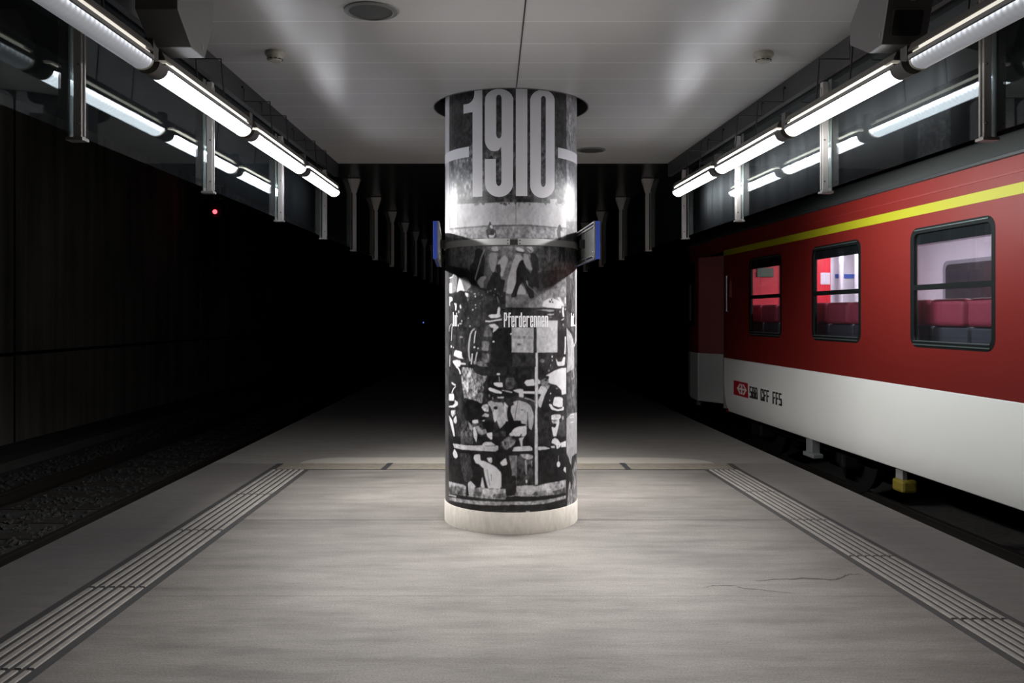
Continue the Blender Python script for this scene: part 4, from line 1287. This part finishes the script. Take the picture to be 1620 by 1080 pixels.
# white skirt, slightly tucked in at the bottom
bm = bmesh.new()
pr = [(0.0, ZR), (0.0, ZR - .35), (.012, ZR - .55), (.035, ZR - .68), (.075, ZBOT), (.13, ZBOT), (.13, ZR)]
loft(bm, [[(x, y, z) for x, z in pr] for y in (Y0, Y1)])
tag(obj('skirt', bm, M['white'], TR, smooth=True, bevel=.01), 'white lower skirt panel')
obj('class_stripe', bxm(((-.004, Y0, zz(.845)), (.004, Y1 - .01, zz(.925)))), M['yellow'], TR)
# roof
bm = bmesh.new()
pr = [(0.0, ZRT - .01), (.0, ZRT + .015), (.05, ZRT + .055), (.16, ZRT + .13), (.35, zz(1.39)), (.6, zz(1.49)), (1.0, zz(1.58)), (1.45, zz(1.6)), (1.9, zz(1.58)), (2.5, zz(1.42)), (2.85, ZRT), (2.8, ZRT), (1.4, zz(1.5)), (.2, ZRT)]
def shr(k, dz): return [(1.42 + (x - 1.42) * k, z - dz * max(0, (z - ZRT) / .5) ) for x, z in pr]
secs = [[(x, Y0, z) for x, z in pr], [(x, ys(13.9), z) for x, z in pr], [(x, ys(14.5), z) for x, z in shr(.97, .16)], [(x, ys(14.78), z) for x, z in shr(.88, .42)]]
loft(bm, secs); obj('roof', bm, M['roof'], TR, smooth=True)
obj('gutter', bxm(((-.022, Y0, ZRT - .008), (.012, ys(13.95), ZRT + .022))), M['gutter'], TR, bevel=.006)
obj('roof_seam', bxm(((-.006, Y0, ZRT - .13), (.003, Y1, ZRT - .118))), M['red_end'], TR)
# windows
for i, (a, b) in enumerate(wins):
    m_ = .032
    bm = side_sheet(rrect(a - .012, WZ0 - .012, b + .012, WZ1 + .012, .10), [rrect(a + m_, WZ0 + m_, b - m_, WZ1 - m_ * 1.1, .06)], .018, .04)
    fr = obj('window', bm, M['rubber'], TR)
    md = (a + b) / 2
    obj('glass_pane', bxm(((.02, a + .03, WZ0 + .03), (.026, b - .03, WZ1 - .03))), M['trainglass'], fr)
    obj('window_bar', bxm(((.0, a + .03, zz(.210)), (.035, b - .03, zz(.255)))), M['rubber'], fr)
    obj('top_blind', bxm(((.028, a + .03, WZ1 - .125), (.04, b - .03, WZ1 - .03))), M['rubber'], fr)
    obj('sill_trim', bxm(((-.010, a + .04, WZ0 + .038), (.02, b - .04, WZ0 + .046))), M['wframe'], fr)
    obj('lower_trim', bxm(((-.012, a + .04, WZ0 + .008), (.0, b - .04, WZ0 + .018))), M['wframe'], fr)
    obj('upper_trim', bxm(((-.010, a + .06, WZ1 - .012), (.0, b - .06, WZ1 - .004))), M['wframe'], fr)
# entrance bay and end of the car
E0, E1, E2 = ys(13.2), ys(13.72), ys(14.75)
bm = bmesh.new()
def quadcol(bm, p, q, z0, z1, th=.04):
    loft(bm, [[(p[0], p[1], z0), (q[0], q[1], z0), (q[0] + th, q[1], z0), (p[0] + th, p[1], z0)], [(p[0], p[1], z1), (q[0], q[1], z1), (q[0] + th, q[1], z1), (p[0] + th, p[1], z1)]])
dA, dB = (.075, E1), (.34, E0)
quadcol(bm, dA, dB, ZR, zz(.92)); obj('door', bm, M['door_red'], TR)
bm = bmesh.new(); quadcol(bm, (dA[0] + .002, dA[1]), (dB[0] + .002, dB[1]), zz(-1.38), ZR); obj('door_skirt', bm, M['white'], TR, bevel=.01)
bm = bmesh.new(); quadcol(bm, (.005, ys(12.3)), (.06, E1 + .02), zz(.92), ZRT + .0, .05); obj('door_header', bm, M['red_end'], TR)
obj('bay_return', bxm(((.05, ys(12.25), ZBOT), (.42, ys(12.31), ZRT))), M['red_end'], TR)
obj('door_jamb', bxm(((.0, Y1 - .015, ZBOT + .05), (.05, Y1 + .03, zz(.92)))), M['grey_paint'], TR, bevel=.005)
bm = bmesh.new(); tube(bm, [(-.03, ys(12.0), zz(.05)), (-.05, ys(12.0), zz(.05)), (-.05, ys(12.0), zz(.55)), (-.03, ys(12.0), zz(.55))], .012, 8); obj('handrail', bm, M['alu'], TR)
# end segment bends inwards to the car end
segp = [(.06, E1), (.085, ys(14.2)), (.16, ys(14.6)), (.34, E2)]
def ring_end(z0, z1, lift=0):
    bm = bmesh.new(); lo = []; hi = []
    for i, (x, y) in enumerate(segp):
        lo.append((x, y, z0 + lift * (i / 3) ** 2)); hi.append((x, y, z1))
    loft(bm, [lo + [(p[0] + .04, p[1] - .001, p[2]) for p in lo[::-1]], hi + [(p[0] + .04, p[1] - .001, p[2]) for p in hi[::-1]]])
    return bm
obj('end_side', ring_end(ZR, ZRT), M['red_end'], TR, smooth=True)
obj('end_skirt', ring_end(zz(-1.38), ZR, .12), M['white'], TR, smooth=True)
obj('end_wall', bxm(((.34, E2 - .04, ZBOT), (2.5, E2, zz(1.3)))), M['red_end'], TR)
ew = obj('end_window', side_sheet(rrect(ys(13.93), zz(-.18), ys(14.55), zz(.86), .08), [], .085, .05), M['rubber'], TR)
obj('window_glint', bxm(((.055, ys(14.1), zz(-.1)), (.062, ys(14.17), zz(.5)))), M['intgrey'], ew)  # pale strip paints a reflection onto the dark end window
obj('step_light', bxm(((.09, E1 + .1, zz(-1.46)), (.14, E1 + .2, zz(-1.41)))), M['alu'], TR)
obj('notice_plate', bxm(((-.004, ys(11.93), zz(.25)), (.0, ys(12.02), zz(.48)))), M['door_red'], TR)

# operator logo and letters on the skirt
LY0, LY1, LZ0, LZ1 = ys(11.84), ys(11.30), zz(-1.10), zz(-.905)
def skirt_x(z): return -.004
def tquads(bm, y0, y1, z0, z1, rects, lift=0.0):
    """rects in unit box seen from the platform: u runs from the far end to the near end"""
    for k, (a, b, c, d) in enumerate(rects):
        ya, yb = y0 + (y1 - y0) * a, y0 + (y1 - y0) * b
        za, zb_ = z0 + (z1 - z0) * c, z0 + (z1 - z0) * d
        box(bm, (skirt_x(0) - lift - .0001 * k, min(ya, yb), za), (.01, max(ya, yb), zb_))
bm = bmesh.new(); tquads(bm, LY0, LY1, LZ0, LZ1, [(0, 1, 0, 1)]); lg = obj('operator_logo', bm, M['logo_red'], TR)
bm = bmesh.new(); tquads(bm, LY0, LY1, LZ0, LZ1, [(.56, .64, .15, .85), (.26, .94, .44, .56)], .003)
for sg in (-1, 1):
    for dz in (-1, 1):
        for k in range(4):
            u = .60 + sg * (.30 - k * .045); c = .5 + dz * (.06 + k * .085)
            tquads(bm, LY0, LY1, LZ0, LZ1, [(min(u, u - sg * .075), max(u, u - sg * .075), c - .05, c + .05)], .003)
obj('logo_arrows', bm, M['logo_white'], lg)
bm = bmesh.new(); txt = 'SBB CFF FFS'
ta, tb = ys(11.24), ys(10.16); wdl = (tb - ta) / len(txt)
for i, ch in enumerate(txt):
    y0 = ta + wdl * (i + .1); y1 = ta + wdl * (i + .9)
    tquads(bm, y0, y1, zz(-1.085), zz(-.935), GLY[ch], .0)
obj('lettering', bm, M['letter'], TR)

# under the floor
obj('underframe', bxm(((.6, Y0, ZBOT - .12), (2.6, E2, ZBOT + .1))), M['dark'], TR)
def wheel(y, x):
    bm = bmesh.new(); secs = []
    for xx, r in ((x, .46), (x + .02, .46), (x + .03, .43), (x + .13, .42)):
        secs.append([(xx, y + r * math.cos(a), .42 + r * math.sin(a)) for a in [2 * math.pi * k / 40 for k in range(40)]])
    loft(bm, secs); return bm
for yc in (ys(10.9), ys(3.0)):
    for dy in (-1.25, 1.25):
        for x in (.68, 2.13):
            obj('wheel', wheel(yc + dy, x), M['black_metal'], TR, smooth=True)
        b_ = bmesh.new(); box(b_, (.42, yc + dy - .18, .25), (.66, yc + dy + .18, .60)); obj('axle_box', b_, M['black_metal'], TR, bevel=.03)
    obj('bogie_frame', bxm(((.45, yc - 1.7, .38), (.62, yc + 1.7, .60))), M['black_metal'], TR, bevel=.03)
y_ = ys(9.62)
bm = bmesh.new(); box(bm, (.10, y_ - .06, zz(-1.61)), (.2, y_ + .10, ZBOT + .02)); box(bm, (.08, y_ - .14, zz(-1.60)), (.2, y_ + .14, zz(-1.55)))
obj('step_bracket', bm, M['panelback'], TR, bevel=.01)
y_ = ys(7.75)
bm = bmesh.new(); box(bm, (.09, y_ - .10, zz(-1.605)), (.24, y_ + .09, zz(-1.49))); obj('valve_box', bm, M['boxyellow'], TR, bevel=.025)
obj('valve_bracket', bxm(((.12, y_ - .05, zz(-1.50)), (.16, y_ + .07, ZBOT + .03))), M['grey_paint'], TR)

# interior
X1 = 2.78
IF = zz(-.75)
obj('interior_floor', bxm(((.05, Y0, IF - .05), (X1, ys(12.24), IF))), M['seatgrey'], TR)
obj('interior_ceiling', bxm(((.05, Y0, zz(.98)), (X1, ys(12.24), zz(1.02)))), M['intwhite'], TR)
obj('far_wall', side_sheet([(Y0, ZBOT), (ys(14.6), ZBOT), (ys(14.6), ZRT), (Y0, ZRT)], [], X1, .04), M['intwhite'], TR)
for i, (a, b) in enumerate(wins):
    fw = obj('far_window', side_sheet(rrect(a - .05, WZ0, b + .05, WZ1 - .05, .08), [], X1 - .03, .02), M['intdark'], TR)
    for w_, c_ in ((.0, 'intgrey'),):
        obj('far_window_frame', side_sheet(rrect(a - .10, WZ0 - .05, b + .10, WZ1, .10), [rrect(a - .05, WZ0, b + .05, WZ1 - .05, .08)], X1 - .035, .03), M[c_], fw)
# luggage shelf along the far wall and near edge
obj('luggage_shelf', bxm(((X1 - .55, Y0, zz(.58)), (X1 - .03, ys(9.3), zz(.62))), ((X1 - .57, Y0, zz(.56)), (X1 - .53, ys(9.3), zz(.66)))), M['intgrey'], TR)
obj('pelmet', bxm(((X1 - .20, Y0, zz(.63)), (X1 - .04, ys(9.3), zz(.98)))), M['intwhite'], TR)
# partition walls
pw = obj('partition', bxm(((.38, ys(12.20), IF), (.80, ys(12.26), zz(1.0)))), M['intred'], TR)
obj('display', bxm(((.46, ys(12.20) - .02, zz(.545)), (.70, ys(12.20), zz(.675)))), M['green'], pw)
obj('door_frame', bxm(((.30, ys(12.18), IF), (.38, ys(12.26), zz(1.0))), ((.80, ys(12.18), IF), (.88, ys(12.26), zz(1.0)))), M['intwhite'], pw)
obj('partition', bxm(((.88, ys(12.20), IF), (1.15, ys(12.26), zz(1.0)))), M['intgrey'], TR)
p2 = obj('partition', bxm(((1.15, ys(12.19), IF), (1.55, ys(12.26), zz(1.0)))), M['intred'], TR)
obj('notice', bxm(((1.40, ys(12.19) - .006, zz(.44)), (1.54, ys(12.19), zz(.61)))), M['intwhite'], p2)
p3 = obj('partition', bxm(((1.55, ys(12.20), IF), (2.42, ys(12.26), zz(1.0)))), M['intwhite'], TR)
obj('blue_band', bxm(((1.62, ys(12.19), zz(.53)), (2.2, ys(12.20), zz(.59)))), M['intblue'], p3)
obj('partition', bxm(((2.42, ys(12.20), IF), (X1, ys(12.26), zz(1.0)))), M['intred'], TR)
for px_, yy in ((1.62, 12.0), (1.80, 11.9), (1.98, 11.8)):
    bm = bmesh.new(); tube(bm, [(px_, ys(yy), IF), (px_, ys(yy), zz(.98))], .035, 8); obj('grab_pole', bm, M['intwhite'], TR)
for yy in (8.75, 6.95):
    obj('window_pillar', bxm(((X1 - .12, ys(yy) - .22, IF), (X1 - .03, ys(yy) + .22, zz(.6)))), M['intwhite'], TR)
for a, b in ((9.6, 11.9), (7.2, 9.0), (4.5, 6.3)):
    bm = bmesh.new()
    prl = [(1.34, .01), (1.37, -.055), (1.50, -.09), (1.63, -.055), (1.66, .01)]
    loft(bm, [[(x, ys(yy), zz(.98) + z) for x, z in prl] for yy in (a, b)])
    obj('ceiling_light', bm, M['strip_light'], TR)
# seats: one row along the windows
def seat(y):
    t_ = obj('seat', bxm(((.22, y - .25, zz(-.55)), (.30, y + .25, zz(-.10))), ((.30, y - .25, zz(-.42)), (.75, y + .25, zz(-.32)))), M['seatgrey'], TR, bevel=.02)
    bm = bmesh.new(); box(bm, (.18, y - .245, zz(-.10)), (.30, y + .245, zz(.135)))
    obj('headrest', bm, M['pink'], t_, bevel=.045, seg=4)
for (a, b) in wins[:4]:
    md = (a + b) / 2
    for dy in (-.18, .36, .90): seat(md + dy)
# second row of seats deeper in
for yy in (10.9, 9.9, 8.4, 7.6, 6.4, 5.4):
    t_ = obj('seat', bxm(((1.95, ys(yy) - .05, IF), (2.7, ys(yy) + .05, zz(-.05)))), M['seatgrey'], TR, bevel=.02)
    obj('headrest', bxm(((1.97, ys(yy) - .07, zz(-.05)), (2.68, ys(yy) + .07, zz(.14)))), M['pink'], t_, bevel=.04, seg=3)
